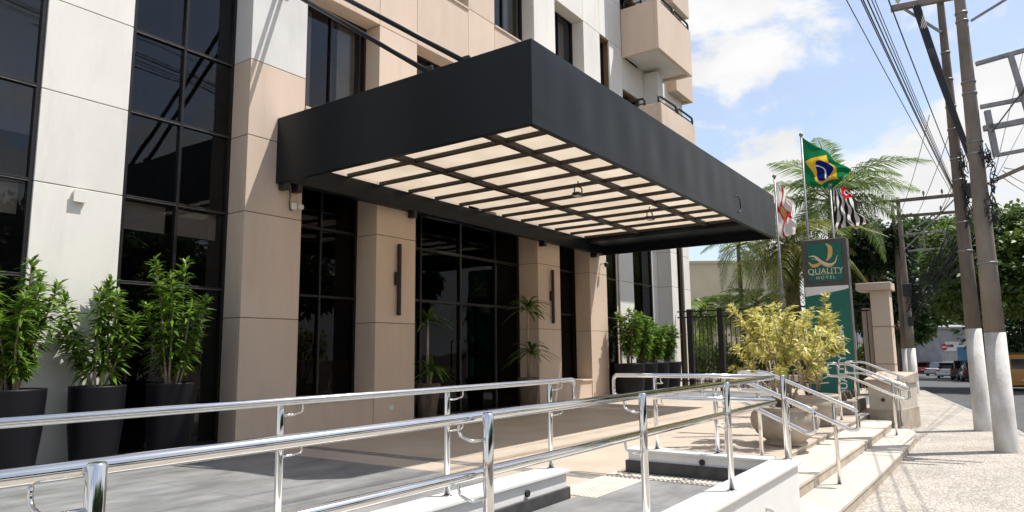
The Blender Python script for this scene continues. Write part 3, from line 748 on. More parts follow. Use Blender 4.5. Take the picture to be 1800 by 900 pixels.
# ------------------------------------------------------------------ potted plants
def sprig_plant(x, y, zbase, height, spread, nst, leaf, wl, m, seed, per_stem=90, bare=.20, tilt=.25):
    """stems with whorls of lance leaves (song-of-india habit); returns (stems mesh builder, leaf mesh)"""
    rg = np.random.default_rng(seed); sb = MB(); pos = []; dr = []; nr = []; ll = []
    for k in range(nst):
        a = 2*math.pi*(k+rg.random()*.6)/nst; hh = height*(rg.uniform(.55, 1.0) if k else 1.0); sp = spread*rg.uniform(.3, 1.0)*(0.2 if k == 0 else 1)
        pts = []
        for j in range(7):
            t_ = j/6; pts.append((x+math.cos(a)*(.07+sp*t_**1.3)+.02*math.sin(5*t_+k), y+math.sin(a)*(.07+sp*t_**1.3)+.02*math.cos(4*t_+k), zbase+hh*t_))
        sb.tube(pts, [.016-.009*j/6 for j in range(7)], 6)
        arr = np.array(pts)
        tt = np.sort(bare+(1.0-bare)*rg.random(per_stem)**.8)
        for t_ in tt:
            f_ = t_*6; i0 = min(int(f_), 5); p = arr[i0]+(arr[i0+1]-arr[i0])*(f_-i0)
            b = rg.random()*2*math.pi; el = rg.normal(.25+.55*max(0, (t_-.8)/.2), .3) - .35*(1-t_)
            d = np.array([math.cos(b)*math.cos(el), math.sin(b)*math.cos(el), math.sin(el)])
            pos.append(p); dr.append(d); nr.append(np.array([rg.normal()*.25, rg.normal()*.25, 1.])); ll.append(leaf*rg.uniform(.6, 1.1)*(1 if t_ < .93 else .75))
    pos, dr, nr, ll = map(np.array, (pos, dr, nr, ll))
    return sb, leaves_mesh('foliage', pos, dr, nr, ll, ll*wl, m, droop=.22, tone=rg.random(len(pos)))
def tall_pot(x, y, label, hplant, spread, nst, seed, rtop=.305, hp=.95, group=None, leaf=.215, per=170):
    t_ = thing('potted_plant', label, 'potted plant', (x, y, P), 0, group)
    pot = MB().lathe([(.0, P), (rtop*.74, P+.001), (rtop*.82, P+.12), (rtop*.94, P+hp*.5), (rtop, P+hp-.02), (rtop, P+hp), (rtop-.035, P+hp), (rtop-.045, P+hp-.09), (0, P+hp-.08)], x, y, 40).build('pot', 'pot_black', t_)
    MB().lathe([(rtop-.05, P+hp-.075), (rtop*.5, P+hp-.05), (0, P+hp-.04)], x, y, 24).build('soil', 'soil', pot)
    sb, me = sprig_plant(x, y, P+hp-.08, hplant, spread, nst, leaf, .25, 'leaf_pot', seed, per)
    sb.build('stems', 'stem', t_)['kind'] = 'stuff'; fo = link('foliage', me, t_); fo['kind'] = 'stuff'; fix_loc(t_)
tall_pot(3.20, 8.95, 'tallest bushy green plant in black pot at the left edge', 1.52, .52, 12, 3, rtop=.34)
tall_pot(4.09, 8.92, 'green plant in black pot in front of the white wall panel', 1.36, .44, 7, 9)
tall_pot(4.99, 8.90, 'green plant in black pot in front of the dark window beside the first pillar', 1.66, .42, 8, 15)
for i, (x, h_, lab) in enumerate(((17.65, 1.55, 'tall narrow green plant in dark pot, leftmost of four beyond the entrance'), (18.5, 1.45, 'green plant in dark pot, second of four beyond the entrance'),
                               (19.35, 1.28, 'green plant in dark pot, third of four beyond the entrance'), (20.25, 1.2, 'green plant in dark pot nearest the fence, last of four'))):
    tall_pot(x, 8.45, lab, h_, .34, 7, 40+i, rtop=.42, hp=.95, group='row of dark pots beyond the entrance', leaf=.26, per=160)

# two-tiered dracaenas either side of the doors
def dracaena(x, y, label, seed, tiers):
    rg = np.random.default_rng(seed)
    t_ = thing('dracaena', label, 'potted plant', (x, y, P))
    MB().lathe([(0, P), (.16, P), (.22, P+.5), (.25, P+.72), (.22, P+.72), (.2, P+.66), (0, P+.66)], x, y, 24).build('pot', 'bark', t_)
    pos = []; dr = []
    for (dx, dy, hz, n, L) in tiers:
        MB().tube([(x+dx*.3, y+dy*.3, P+.6), (x+dx*.8, y+dy*.8, hz-.4), (x+dx, y+dy, hz)], [.03, .025, .018], 8).build('trunk', 'stem', t_)
        for k in range(n):
            b = rg.random()*2*math.pi; el = rg.uniform(-.1, 1.2); d = np.array([math.cos(b)*math.cos(el), math.sin(b)*math.cos(el), math.sin(el)])
            p = np.array([x+dx, y+dy, hz-rg.random()*.18])
            # a long arching blade in three joined leaves
            l_ = L*rg.uniform(.7, 1.1)
            pos.append(p); dr.append(d*l_)
    b = MB()
    for p, d in zip(pos, dr):
        L = np.linalg.norm(d); d_ = Vector(d/L); sd_ = d_.cross(Vector((0, 0, 1))).normalized(); n = 6; base = len(b.v)
        for j in range(n+1):
            s = j/n; c = Vector(p)+d_*L*s+Vector((0, 0, -1))*L*.55*s*s; wd_ = .036*math.sin(math.pi*min(1, .15+s*.85))+.002
            b.v += [tuple(c+sd_*wd_), tuple(c+Vector((0, 0, -.008))), tuple(c-sd_*wd_)]
        for j in range(n):
            k = base+3*j; b.f += [(k, k+1, k+4, k+3), (k+1, k+2, k+5, k+4)]; b.smooth += [True, True]
    me = b.mesh('foliage', 'leaf_indoor'); a_ = me.attributes.new('tone', 'FLOAT', 'POINT'); a_.data.foreach_set('value', np.repeat(rg.random(len(pos)), 21).astype(np.float32))
    fo = link('foliage', me, t_); fo['kind'] = 'stuff'; fix_loc(t_)
dracaena(10.15, 9.1, 'two-tiered dracaena in a pot left of the entrance doors', 5, [(0, 0, 2.35, 26, .55), (.05, -.05, 1.4, 34, .6)])
dracaena(13.25, 8.85, 'two-tiered dracaena in a pot right of the entrance doors', 6, [(0, 0, 2.72, 34, .7), (.05, -.05, 1.75, 34, .65)])

# ------------------------------------------------------------------ bowl planters with yellow crotons
def croton(x, y, label, seed, height, spread, lean):
    rg = np.random.default_rng(seed)
    t_ = thing('bowl_planter', label, 'planter', (x, y, P))
    pl = MB().lathe([(0, P), (.27, P), (.28, P+.035), (.25, P+.06), (.29, P+.09), (.37, P+.15), (.43, P+.24), (.45, P+.33), (.435, P+.41), (.40, P+.455), (.42, P+.47), (.43, P+.50), (.41, P+.52), (.36, P+.52), (.35, P+.46), (0, P+.46)], x, y, 40).build('bowl', 'planter_stone', t_)
    MB().lathe([(.36, P+.465), (.2, P+.49), (0, P+.50)], x, y, 20).build('soil', 'soil', pl)
    sb = MB(); pos = []; dr = []; ln = []
    tips = []
    for k in range(9):
        a = 2*math.pi*k/9+rg.random()*.5; h1 = height*rg.uniform(.22, .55); s1 = spread*rg.uniform(.25, .5)
        p0 = Vector((x+.08*math.cos(a), y+.08*math.sin(a), P+.48)); p1 = p0+Vector((math.cos(a)*s1+lean[0]*.4, math.sin(a)*s1+lean[1]*.4, h1))
        pm = (p0+p1)/2+Vector((rg.normal()*.03, rg.normal()*.03, .05)); sb.tube([p0, pm, p1], [.017, .014, .011], 6)
        for j in range(8):
            b = a+rg.normal()*1.0; h2 = height*rg.uniform(-.04, .46); s2 = spread*rg.uniform(.15, .62)
            p2 = p1+Vector((math.cos(b)*s2+lean[0]*.6, math.sin(b)*s2+lean[1]*.6, h2)); pq = (p1+p2)/2+Vector((0, 0, -.04))
            sb.tube([p1, pq, p2], [.010, .008, .005], 5); tips.append((p1, p2))
    for (p1, p2) in tips:
        if p2.z < P+.48+.30*height: continue
        ax = (p2-p1).normalized(); L_ = (p2-p1).length
        for q in range(int(rg.uniform(15, 70))):
            s = 1-abs(rg.normal())*.22/max(L_, .3); s = max(s, .15); p = p1+(p2-p1)*s
            d = Vector(rg.normal(size=3)); d = (d-ax*d.dot(ax)).normalized()*.9+ax*rg.uniform(.0, .9)+Vector((0, 0, .15))
            pos.append(tuple(p)); dr.append(tuple(d)); ln.append(rg.uniform(.075, .15))
    pos, dr, ln = np.array(pos), np.array(dr), np.array(ln)
    nr = np.tile([0, 0, 1.], (len(pos), 1))+rg.normal(size=(len(pos), 3))*.35
    me = leaves_mesh('foliage', pos, dr, nr, ln, ln*.30, 'leaf_croton', droop=.15, tone=rg.random(len(pos)))
    sb.build('stems', 'stem', t_)['kind'] = 'stuff'; fo = link('foliage', me, t_); fo['kind'] = 'stuff'; fix_loc(t_)
croton(10.18, 2.57, 'nearer stone bowl planter with a spreading yellow-leaved croton shrub', 21, 1.62, .70, (0.02, .05))
croton(13.0, 2.80, 'farther stone bowl planter with yellow croton in front of the green sign', 22, 1.9, .60, (.05, -.02))

# ------------------------------------------------------------------ fence, gate pillar
fn = thing('metal_fence', 'black metal bar fence with square posts beyond the forecourt', 'fence', (22.3, 6, P))
FT = 2.95; posts = [8.97, 8.45, 7.43, 5.9, 4.4, 3.0]
for i, y in enumerate(posts[1:]):
    s_ = .085 if i in (0, 1) else .05
    MB().box(22.3-s_, 22.3+s_, y-s_, y+s_, P, FT+.04 if i < 2 else FT, c=.006).build('post', 'black_metal', fn)
for a, b_ in zip(posts[:-1], posts[1:]):
    for z in (FT-.03, FT-.22, P+.30):
        MB().box(22.28, 22.32, b_+.09, a-.09, z-.022, z+.022, c=.004).build('rail', 'black_metal', fn)
    n = max(2, int((a-b_-.2)/.135)); me = None
    for k in range(n):
        y = b_+.1+(a-b_-.2)*(k+.5)/n
        o_ = MB().box(22.29, 22.31, y-.011, y+.011, P+.1, FT-.242).build('bar', 'black_metal', fn)
MB().box(22.19, 22.215, 8.36, 8.42, 1.45, 1.62, c=.004).build('lock', 'black_metal', fn)
fix_loc(fn)
gp = thing('gate_pillar', 'cream rendered gate pillar with a flat cap beside the street', 'pillar', (22.5, 2.9, -.1))
MB().box(22.2, 22.8, 2.56, 3.04, -.3, 3.28, c=.01).build('shaft', 'beige_stucco', gp)
for z in (1.2, 2.25): MB().box(22.19, 22.81, 2.55, 3.05, z, z+.012).build('joint', 'joint', gp)
MB().box(22.05, 22.95, 2.48, 3.38, 3.28, 3.50, c=.015).build('cap', 'beige_stucco', gp)
MB().box(22.42, 22.78, 3.051, 3.32, P, 2.80, c=.01).build('side_pier', 'beige_stucco', gp); fix_loc(gp)

# ------------------------------------------------------------------ sign totem
SX = 20.0
sg = thing('sign_totem', 'tall green and grey totem sign with gold swirl emblem and QUALITY HOTEL lettering', 'sign', (SX, 3.75, P))
MB().box(SX, SX+.35, 3.20, 4.33, P, 4.58, c=.015).build('slab', 'sign_grey', sg)
gp_ = MB().box(SX-.03, SX-.001, 3.33, 4.18, 3.44, 4.46, c=.004).build('emblem_panel', 'sign_green', sg)
MB().box(SX-.02, SX-.001, 3.225, 4.30, 2.40, 3.30, c=.003).build('white_panel', 'sign_white', sg)
lq = MB(); prof = [(4.32, P+.05), (3.215, P+.05), (3.215, 3.22)]+[(3.215+1.105*k/10, 3.22-.18*(k/10)**.75) for k in range(1, 11)]; nq = len(prof)
lq.v = [(SX-.032, y, z) for y, z in prof]+[(SX-.0205, y, z) for y, z in prof]; lq.f = [tuple(range(nq)), tuple(range(nq, 2*nq))[::-1]]+[(i, nq+i, nq+(i+1) % nq, (i+1) % nq) for i in range(nq)]; lq.smooth = [False]*len(lq.f)
lp_ = lq.build('lower_panel', 'sign_green', sg)
def text_mesh(txt, size, name, m, spacing=1.0, bold=0.0):
    cu = bpy.data.curves.new(name, 'FONT'); cu.body = txt; cu.size = size; cu.extrude = .004; cu.align_x = 'CENTER'; cu.align_y = 'CENTER'; cu.space_character = spacing; cu.offset = bold
    ob = bpy.data.objects.new(name, cu); col.objects.link(ob); dg = bpy.context.evaluated_depsgraph_get()
    me = bpy.data.meshes.new_from_object(ob.evaluated_get(dg)); bpy.data.objects.remove(ob); bpy.data.curves.remove(cu)
    me.materials.clear(); me.materials.append(M[m]); return me
FACE = Matrix(((0, 0, -1, 0), (-1, 0, 0, 0), (0, 1, 0, 0), (0, 0, 0, 1)))   # text x -> -Y, text y -> Z, normal -> -X
def put_text(txt, size, y, z, parent, m, rot=0, **k):
    o_ = link('lettering', text_mesh(txt, size, 'lettering', m, **k), parent)
    o_.matrix_basis = Matrix.Translation((SX-.034, y, z)) @ FACE @ Matrix.Rotation(rot, 4, 'Z'); return o_
def swash(pts, ws, m, dz=0):
    b = MB(); n = len(pts)
    for i, (a, z) in enumerate(pts):
        p0 = Vector(pts[max(i-1, 0)]); p1 = Vector(pts[min(i+1, n-1)]); d = (p1-p0).normalized(); nrm_ = Vector((-d.y, d.x))*ws[i]*.5
        q1 = Vector((a, z))+nrm_; q2 = Vector((a, z))-nrm_
        b.v += [(SX-.034-dz, q1.x, q1.y), (SX-.034-dz, q2.x, q2.y)]
    for i in range(n-1): b.f.append((2*i, 2*i+2, 2*i+3, 2*i+1)); b.smooth.append(False)
    return b
def curve2(ctrl, ws, k=10):
    o_ = []; w_ = []; P_ = [Vector(c) for c in ctrl]
    for i in range(len(P_)-1):
        p0 = P_[max(i-1, 0)]; p1 = P_[i]; p2 = P_[i+1]; p3 = P_[min(i+2, len(P_)-1)]
        for j in range(k):
            s = j/k; o_.append(tuple(.5*((2*p1)+(p2-p0)*s+(2*p0-5*p1+4*p2-p3)*s*s+(3*p1-p0-3*p2+p3)*s**3))); w_.append(ws[i]+(ws[i+1]-ws[i])*s)
    o_.append(tuple(P_[-1])); w_.append(ws[-1]); return o_, w_
# emblem: y runs right-to-left in the picture (larger y = further left)
def E_(u, v): return (4.18-.85*u, 3.44+1.02*v)      # panel-relative
emb = []
for ctrl, ws, m_, dz in (([E_(.57, .98), E_(.68, .86), E_(.66, .66), E_(.55, .52)], [.02, .11, .11, .01], 'sign_gold', 0),
                         ([E_(.02, .53), E_(.14, .42), E_(.30, .44), E_(.44, .52)], [.01, .085, .09, .02], 'sign_gold', .001),
                         ([E_(.03, .67), E_(.22, .66), E_(.42, .50), E_(.64, .42), E_(.80, .48), E_(.88, .66)], [.01, .05, .075, .07, .035, .005], 'sign_cream', .004),
                         ([E_(.10, .60), E_(.28, .575), E_(.46, .43), E_(.62, .365), E_(.76, .39)], [.005, .035, .045, .035, .005], 'sign_gold', .002)):
    pts, w_ = curve2(ctrl, ws); emb.append(swash(pts, w_, m_, dz).build('swash', m_, gp_))
put_text('QUALITY', .215, 3.755, 3.70, gp_, 'sign_cream', spacing=1.0)
# small serifs give the capitals the look of the photo's lettering
sf = MB()
for u in (.065, .17, .25, .325, .43, .465, .56, .66, .71, .80, .885, .93):
    yy = 4.18-.85*u; sf.box(SX-.036, SX-.0341, yy-.026, yy+.026, 3.622, 3.634)
o_ = sf.build('serifs', 'sign_cream', gp_); o_['kind'] = 'stuff'
put_text('HOTEL', .115, 3.755, 3.53, gp_, 'sign_cream', spacing=1.5)
o_ = put_text('QUALITY FARIA', .25, 3.50, 1.32, lp_, 'sign_white', rot=R(90), spacing=1.0, bold=.004)
o_.matrix_basis = o_.matrix_basis @ Matrix.Diagonal((1.88/max(o_.dimensions.x, o_.data.vertices and max(v.co.x for v in o_.data.vertices)-min(v.co.x for v in o_.data.vertices)), 1, 1, 1))
fix_loc(sg)

# ------------------------------------------------------------------ flags
def flagmat(name, fn_):
    m = bpy.data.materials.new(name); m.use_nodes = True; t = m.node_tree; t.nodes.clear()
    o = N(t, 'ShaderNodeOutputMaterial'); mxx = N(t, 'ShaderNodeMixShader'); mxx.inputs[0].default_value = .45
    df = N(t, 'ShaderNodeBsdfDiffuse'); tl = N(t, 'ShaderNodeBsdfTranslucent')
    uv = N(t, 'ShaderNodeUVMap'); uv.uv_map = 'UVMap'; sp = N(t, 'ShaderNodeSeparateXYZ'); t.links.new(uv.outputs[0], sp.inputs[0])
    def mth(op, a, b=None, c=None):
        n = N(t, 'ShaderNodeMath'); n.operation = op
        for i, v_ in enumerate((a, b, c)):
            if v_ is None: continue
            if isinstance(v_, (int, float)): n.inputs[i].default_value = v_
            else: t.links.new(v_, n.inputs[i])
        return n.outputs[0]
    def mix(f_, a, b):
        n = N(t, 'ShaderNodeMix'); n.data_type = 'RGBA'; t.links.new(f_, n.inputs['Factor'])
        for k, v_ in (('A', a), ('B', b)):
            if isinstance(v_, tuple): n.inputs[k].default_value = (*v_, 1)
            else: t.links.new(v_, n.inputs[k])
        return n.outputs['Result']
    c = fn_(sp.outputs[0], sp.outputs[1], mth, mix)
    t.links.new(c, df.inputs[0]); t.links.new(c, tl.inputs[0]); t.links.new(df.outputs[0], mxx.inputs[1]); t.links.new(tl.outputs[0], mxx.inputs[2]); t.links.new(mxx.outputs[0], o.inputs[0]); M[name] = m
def dist(mth, u, v, cu, cv, asp):
    a = mth('MULTIPLY', mth('SUBTRACT', u, cu), asp); b = mth('SUBTRACT', v, cv)
    return mth('SQRT', mth('ADD', mth('MULTIPLY', a, a), mth('MULTIPLY', b, b)))
def brazil(u, v, mth, mix):
    rh = mth('ADD', mth('DIVIDE', mth('ABSOLUTE', mth('SUBTRACT', u, .5)), .45), mth('DIVIDE', mth('ABSOLUTE', mth('SUBTRACT', v, .5)), .44))
    c = mix(mth('LESS_THAN', rh, 1.), (.012, .17, .065), (.80, .52, .05))
    d = dist(mth, u, v, .5, .5, 1.43); c = mix(mth('LESS_THAN', d, .29), c, (.012, .02, .17))
    d2 = dist(mth, u, v, .40, .10, 1.43); band = mth('MULTIPLY', mth('LESS_THAN', mth('ABSOLUTE', mth('SUBTRACT', d2, .44)), .022), mth('LESS_THAN', d, .29))
    return mix(band, c, (.75, .78, .78))
def saopaulo(u, v, mth, mix):
    c = mix(mth('LESS_THAN', mth('FRACT', mth('MULTIPLY', v, 6.5)), .5), (.75, .73, .70), (.03, .025, .025))
    ct = mth('MULTIPLY', mth('LESS_THAN', u, .28), mth('GREATER_THAN', v, .60)); c = mix(ct, c, (.55, .03, .03))
    d = dist(mth, u, v, .14, .81, 1.5); c = mix(mth('LESS_THAN', d, .10), c, (.75, .73, .7)); return mix(mth('LESS_THAN', d, .06), c, (.02, .05, .3))
def city(u, v, mth, mix):
    cr_ = mth('LESS_THAN', mth('MINIMUM', mth('ABSOLUTE', mth('SUBTRACT', u, .38)), mth('ABSOLUTE', mth('SUBTRACT', v, .5))), .055)
    c = mix(cr_, (.76, .73, .70), (.58, .03, .04))
    d = dist(mth, u, v, .38, .5, 1.4); c = mix(mth('LESS_THAN', d, .22), c, (.62, .05, .05)); c = mix(mth('LESS_THAN', d, .13), c, (.65, .45, .15)); return c
for nm, f_ in (('flag_brazil', brazil), ('flag_state', saopaulo), ('flag_city', city)): flagmat(nm, f_)
def flag(label_p, label_f, top, depth, corners, m, seed, amp=.10):
    """corners in photo pixels: hoist top, hoist bottom, fly bottom, fly top, all near the pole's depth"""
    p = at(top[0], top[1], depth)
    fp = thing('flagpole', label_p, 'flagpole', (p.x, p.y, P))
    MB().tube([(p.x, p.y, P), (p.x, p.y, p.z-.05)], [.045, .028], 12).build('pole', 'galvanised', fp)
    MB().lathe([(0, p.z-.05), (.05, p.z-.03), (.06, p.z+.01), (.04, p.z+.05), (0, p.z+.06)], p.x, p.y, 12).build('finial', 'galvanised', fp); fix_loc(fp)
    A, B, Cc, D = [at(q[0], q[1], depth) for q in corners]
    n, k = 36, 24; b = MB(); away = Vector((fw.x, fw.y, 0)).normalized(); uvs = []
    for i in range(n+1):
        for j in range(k+1):
            u, v = i/n, j/k
            # v=1 top; gathering towards the fly, folds run out from the hoist top
            q = (A*v+B*(1-v))*(1-u)+(D*v+Cc*(1-v))*u
            fold = math.sin((u*1.2+(1-v)*1.6)*2*math.pi*1.15+seed)*amp*min(1, u*2.2)+.5*amp*math.sin((u*2.7-(1-v)*1.1)*2*math.pi+seed*2)*u
            q = q+away*fold+Vector((0, 0, -1))*.05*math.sin(u*math.pi)*(1-v)
            b.v.append(tuple(q)); uvs.append((u, v))
    for i in range(n):
        for j in range(k):
            a = i*(k+1)+j; b.f.append((a, a+k+1, a+k+2, a+1)); b.smooth.append(True)
    me = b.mesh('flag', m); ul = me.uv_layers.new(name='UVMap'); vi = np.empty(len(me.loops), int); me.loops.foreach_get('vertex_index', vi)
    ul.data.foreach_set('uv', np.array(uvs)[vi].reshape(-1))
    fo = link('flag', me); tag(fo, label_f, 'flag')
flag('flagpole of the white and red flag, leftmost of three', 'white flag with red cross hanging folded, leftmost of three', (1361, 310), 20.2, [(1362, 316), (1367, 414), (1400, 410), (1392, 352)], 'flag_city', .4, .12)
flag('tallest flagpole carrying the green flag', 'green Brazilian flag with yellow rhombus and blue disc, highest of three', (1408, 237), 20.2, [(1410, 241), (1415, 322), (1466, 331), (1496, 298)], 'flag_brazil', 1.2, .10)
flag('flagpole behind the sign carrying the black and white striped flag', 'black and white striped flag with red canton, rightmost of three', (1459, 326), 20.1, [(1487, 329), (1462, 331), (1469, 402), (1526, 393)], 'flag_state', 2.0, .12)

# ------------------------------------------------------------------ utility poles and cables
def pole(px, x, y, ztop, r0, r1, band, label, lean=0.0, dark=False):
    t_ = thing('utility_pole', label, 'utility pole', (x, y, zt(x)))
    z0 = zt(x); n = 8; rr = lambda z: r0+(r1-r0)*(z-z0)/(ztop-z0)
    MB().tube([(x, y, z0-.1), (x, y, z0+.02), (x, y, z0+band)], [r0*1.02, r0, rr(z0+band)+.003], 28).build('painted_base', 'pole_white', t_)
    zs = [z0+band+(ztop-z0-band)*k/n for k in range(n+1)]
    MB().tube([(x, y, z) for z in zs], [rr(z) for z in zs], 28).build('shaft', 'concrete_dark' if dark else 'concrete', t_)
    return t_, rr
def band(t_, x, y, z, r, h=.03): MB().lathe([(r, z), (r+.012, z), (r+.012, z+h), (r, z+h)], x, y, 20).build('steel_band', 'galvanised', t_)
SD = Vector((1, .156, 0)).normalized(); SN = Vector((-.156, 1, 0)).normalized()     # along and across the street
def arm(t_, p0, p1, s=.05, m='galvanised', name='crossarm'):
    d = (p1-p0); q = MB().box(0, d.length, -s, s, -s, s, c=.004)
    return q.xform(Matrix.Translation(p0) @ d.to_track_quat('X', 'Z').to_matrix().to_4x4()).build(name, m, t_)
def insulator(t_, p, h=.22, m='lamp_lens'):
    MB().lathe([(.015, p.z), (.02, p.z+h*.3), (.055, p.z+h*.35), (.03, p.z+h*.5), (.06, p.z+h*.55), (.035, p.z+h*.75), (.045, p.z+h*.8), (0, p.z+h)], p.x, p.y, 10).build('insulator', m, t_)
x1, y1, xp2, yp2_ = 13.80, .12, 17.05, .50
pA, rA = pole(0, x1, y1, 11.0, .168, .045, 1.88, 'nearest thick concrete utility pole with white painted base on the mosaic pavement')
for z in (3.0, 4.85, 5.05, 5.9, 6.1, 7.2, 7.35): band(pA, x1, y1, z, rA(z))
o1 = Vector((x1, y1, 0))
def rel(a, b, z, o=o1): return o+SD*a+SN*b+Vector((0, 0, z))
# bracket frames on the street side of the near pole
for za, zb, b1 in ((6.45, 5.35, -1.05),):
    arm(pA, rel(0, -.13, 6.42), rel(0, -1.7, 6.66), .035, 'galvanised', 'bracket_arm')
    arm(pA, rel(0, -.13, 5.66), rel(0, -1.7, 5.76), .035, 'galvanised', 'bracket_arm')
    arm(pA, rel(0, -.14, 5.28), rel(0, -.9, 5.34), .045, 'galvanised', 'bracket_arm')
    arm(pA, rel(0, -.62, 6.52), rel(0, -.86, 4.84), .04, 'galvanised', 'bracket_strut')
    arm(pA, rel(0, -.28, 4.80), rel(0, -.90, 4.86), .03, 'galvanised', 'bracket_arm')
    arm(pA, rel(0, -.22, 5.58), rel(0, -.28, 4.78), .045, 'galvanised', 'bracket_strut')
    arm(pA, rel(0, -.16, 4.36), rel(0, -1.6, 4.95), .03, 'concrete', 'bracket_strut')
arm(pA, rel(0, -.13, 7.2), rel(0, -1.7, 8.0), .02, 'galvanised', 'stay')
arm(pA, rel(-.02, 0, 8.6)+SN*1.1, rel(-.02, 0, 8.6)-SN*1.1, .055)
for b in (-1., -.4, .4, 1.): insulator(pA, rel(-.02, b, 8.65))
rg = np.random.default_rng(5)
for k in range(26):                       # tangle of drop cables on the pole
    z = rg.uniform(3.6, 4.9); a0 = rg.uniform(-.9, .25); pts = []
    for j in range(6):
        a = -1.9+a0+rg.normal()*.25; pts.append(rel(math.sin(a)*(rA(z)+.03+abs(rg.normal())*.07), -abs(math.cos(a))*(rA(z)+.03+abs(rg.normal())*.07), z+rg.normal()*.10))
    MB().tube(bend(pts, .12, 5), .008, 5).build('drop_cable', 'cable', pA)
fix_loc(pA)
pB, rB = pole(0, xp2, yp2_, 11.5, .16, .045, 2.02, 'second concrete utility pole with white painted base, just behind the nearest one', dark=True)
o2 = Vector((xp2, yp2_, 0))
for z in (3.6, 4.2, 5.1, 5.55, 6.2, 6.7, 7.3, 7.9): band(pB, xp2, yp2_, z, rB(z))
arm(pB, rel(-.1, .95, 9.1, o2), rel(-.1, -.95, 9.1, o2), .06, 'concrete')
arm(pB, rel(-.1, .7, 9.05, o2), rel(-.1, .05, 8.35, o2), .025, 'galvanised', 'brace')
for b in (-.8, -.3, .3, .8): insulator(pB, rel(-.1, b, 9.16, o2))
for k in range(22):
    z = rg.uniform(4.2, 5.6); pts = []
    for j in range(6):
        a = rg.uniform(-2.6, -.4); pts.append(rel(math.sin(a)*(rB(z)+.03+abs(rg.normal())*.06), -abs(math.cos(a))*(rB(z)+.03+abs(rg.normal())*.06), z+rg.normal()*.14, o2))
    MB().tube(bend(pts, .12, 5), .009, 5).build('drop_cable', 'cable', pB)
MB().box(xp2-.2, xp2+.02, yp2_-.27, yp2_-.12, 4.7, 5.0, c=.02).build('splice_box', 'cable', pB)
# bundle of thick cables descending across both poles
for k in range(5):
    MB().tube([rel(-.25, .42+.03*k, 9.0, o2), rel(-.25, .16+.03*k, 7.6, o2), rel(-.28, -.08+.02*k, 6.3, o2), rel(-.3, -.36+.02*k, 5.0, o2), rel(-.28, -.5+.03*k, 4.5, o2)], .022, 6).build('riser_cable', 'cable', pB)
fix_loc(pB)
# far pair of poles with crossarms
x3, y3 = 35.1, 3.37
pC, rC = pole(0, x3, y3, 8.35, .19, .08, 1.95, 'far concrete utility pole with white base and crossarms, in front of the parked cars')
o3 = Vector((x3, y3, zt(x3)))
arm(pC, rel(0, 1.0, 8.5, o3), rel(-.2, -2.9, 8.5, o3), .07, 'concrete_dark'); arm(pC, rel(0, .4, 7.8, o3), rel(-.2, -2.8, 7.75, o3), .06, 'concrete_dark')
for b in (-2.6, -1.7, -1.0, .6): insulator(pC, rel(-.1, b, 8.56, o3), .3, 'galvanised')
for b in (-2.5, -1.6): insulator(pC, rel(-.1, b, 7.82, o3), .3, 'galvanised')
for a, b, c_, d in ((-.2, 6.95, -1.7, 6.98), (-.2, 6.2, -1.7, 6.22), (-.85, 6.95, -.85, 6.2), (-1.65, 6.98, -1.65, 6.2)): arm(pC, rel(-.1, a, b, o3), rel(-.1, c_, d, o3), .035, 'galvanised', 'bracket_arm')
arm(pC, rel(0, -.1, 6.3, o3), rel(0, -2.2, 8.4, o3), .03, 'galvanised', 'brace'); arm(pC, rel(0, -.1, 6.9, o3), rel(0, -1.4, 7.8, o3), .03, 'galvanised', 'brace')
MB().box(x3-.32, x3-.18, y3-.25, y3+.1, zt(x3)+4.2, zt(x3)+4.75, c=.02).build('splice_box', 'cable', pC)
MB().box(x3-.34, x3-.2, y3-.2, y3+.0, zt(x3)+2.9, zt(x3)+3.3, c=.02).build('splice_box', 'cable', pC)
for k in range(34):
    p0 = rel(-.2+rg.normal()*.1, -.1+rg.normal()*.1, rg.uniform(2.8, 4.6), o3); p2 = rel(-.5+rg.normal()*.5, -rg.uniform(1.2, 2.9), rg.uniform(5.2, 7.6), o3)
    p1 = (p0+p2)/2+Vector((0, 0, -rg.uniform(.1, .7))); MB().tube([p0*(1-s)**2+p1*2*s*(1-s)+p2*s*s for s in [i/7 for i in range(8)]], .016, 4).build('drop_cable', 'cable', pC)
fix_loc(pC)
pd_ = at(1586, 560, 31.2); xd, yd = pd_.x, pd_.y
pD, rD = pole(0, xd, yd, 8.1, .16, .07, 1.95, 'thinner utility pole standing left of the far pole with crossarms', dark=True); band(pD, xd, yd, 6.3, rD(6.3)); fix_loc(pD)
# overhead cables: from the far crossarms over the pavement towards and past the near poles
def cable(p0, p1, sag, r, label, group=None, tw=False, n=24):
    pts = [p0.lerp(p1, i/n)+Vector((0, 0, -sag*4*(i/n)*(1-i/n))) for i in range(n+1)]
    o_ = MB().tube(pts, r*.65, 6).build('overhead_cable', 'cable'); tag(o_, label, 'cable', group); return o_
def dirpt(px, py, x):       # point where the pixel's ray meets the plane X = x
    d = fw + r2*((px-900)/F) - u2*((py-450)/F); return Vector((0, 0, H))+d*(x/d.x)
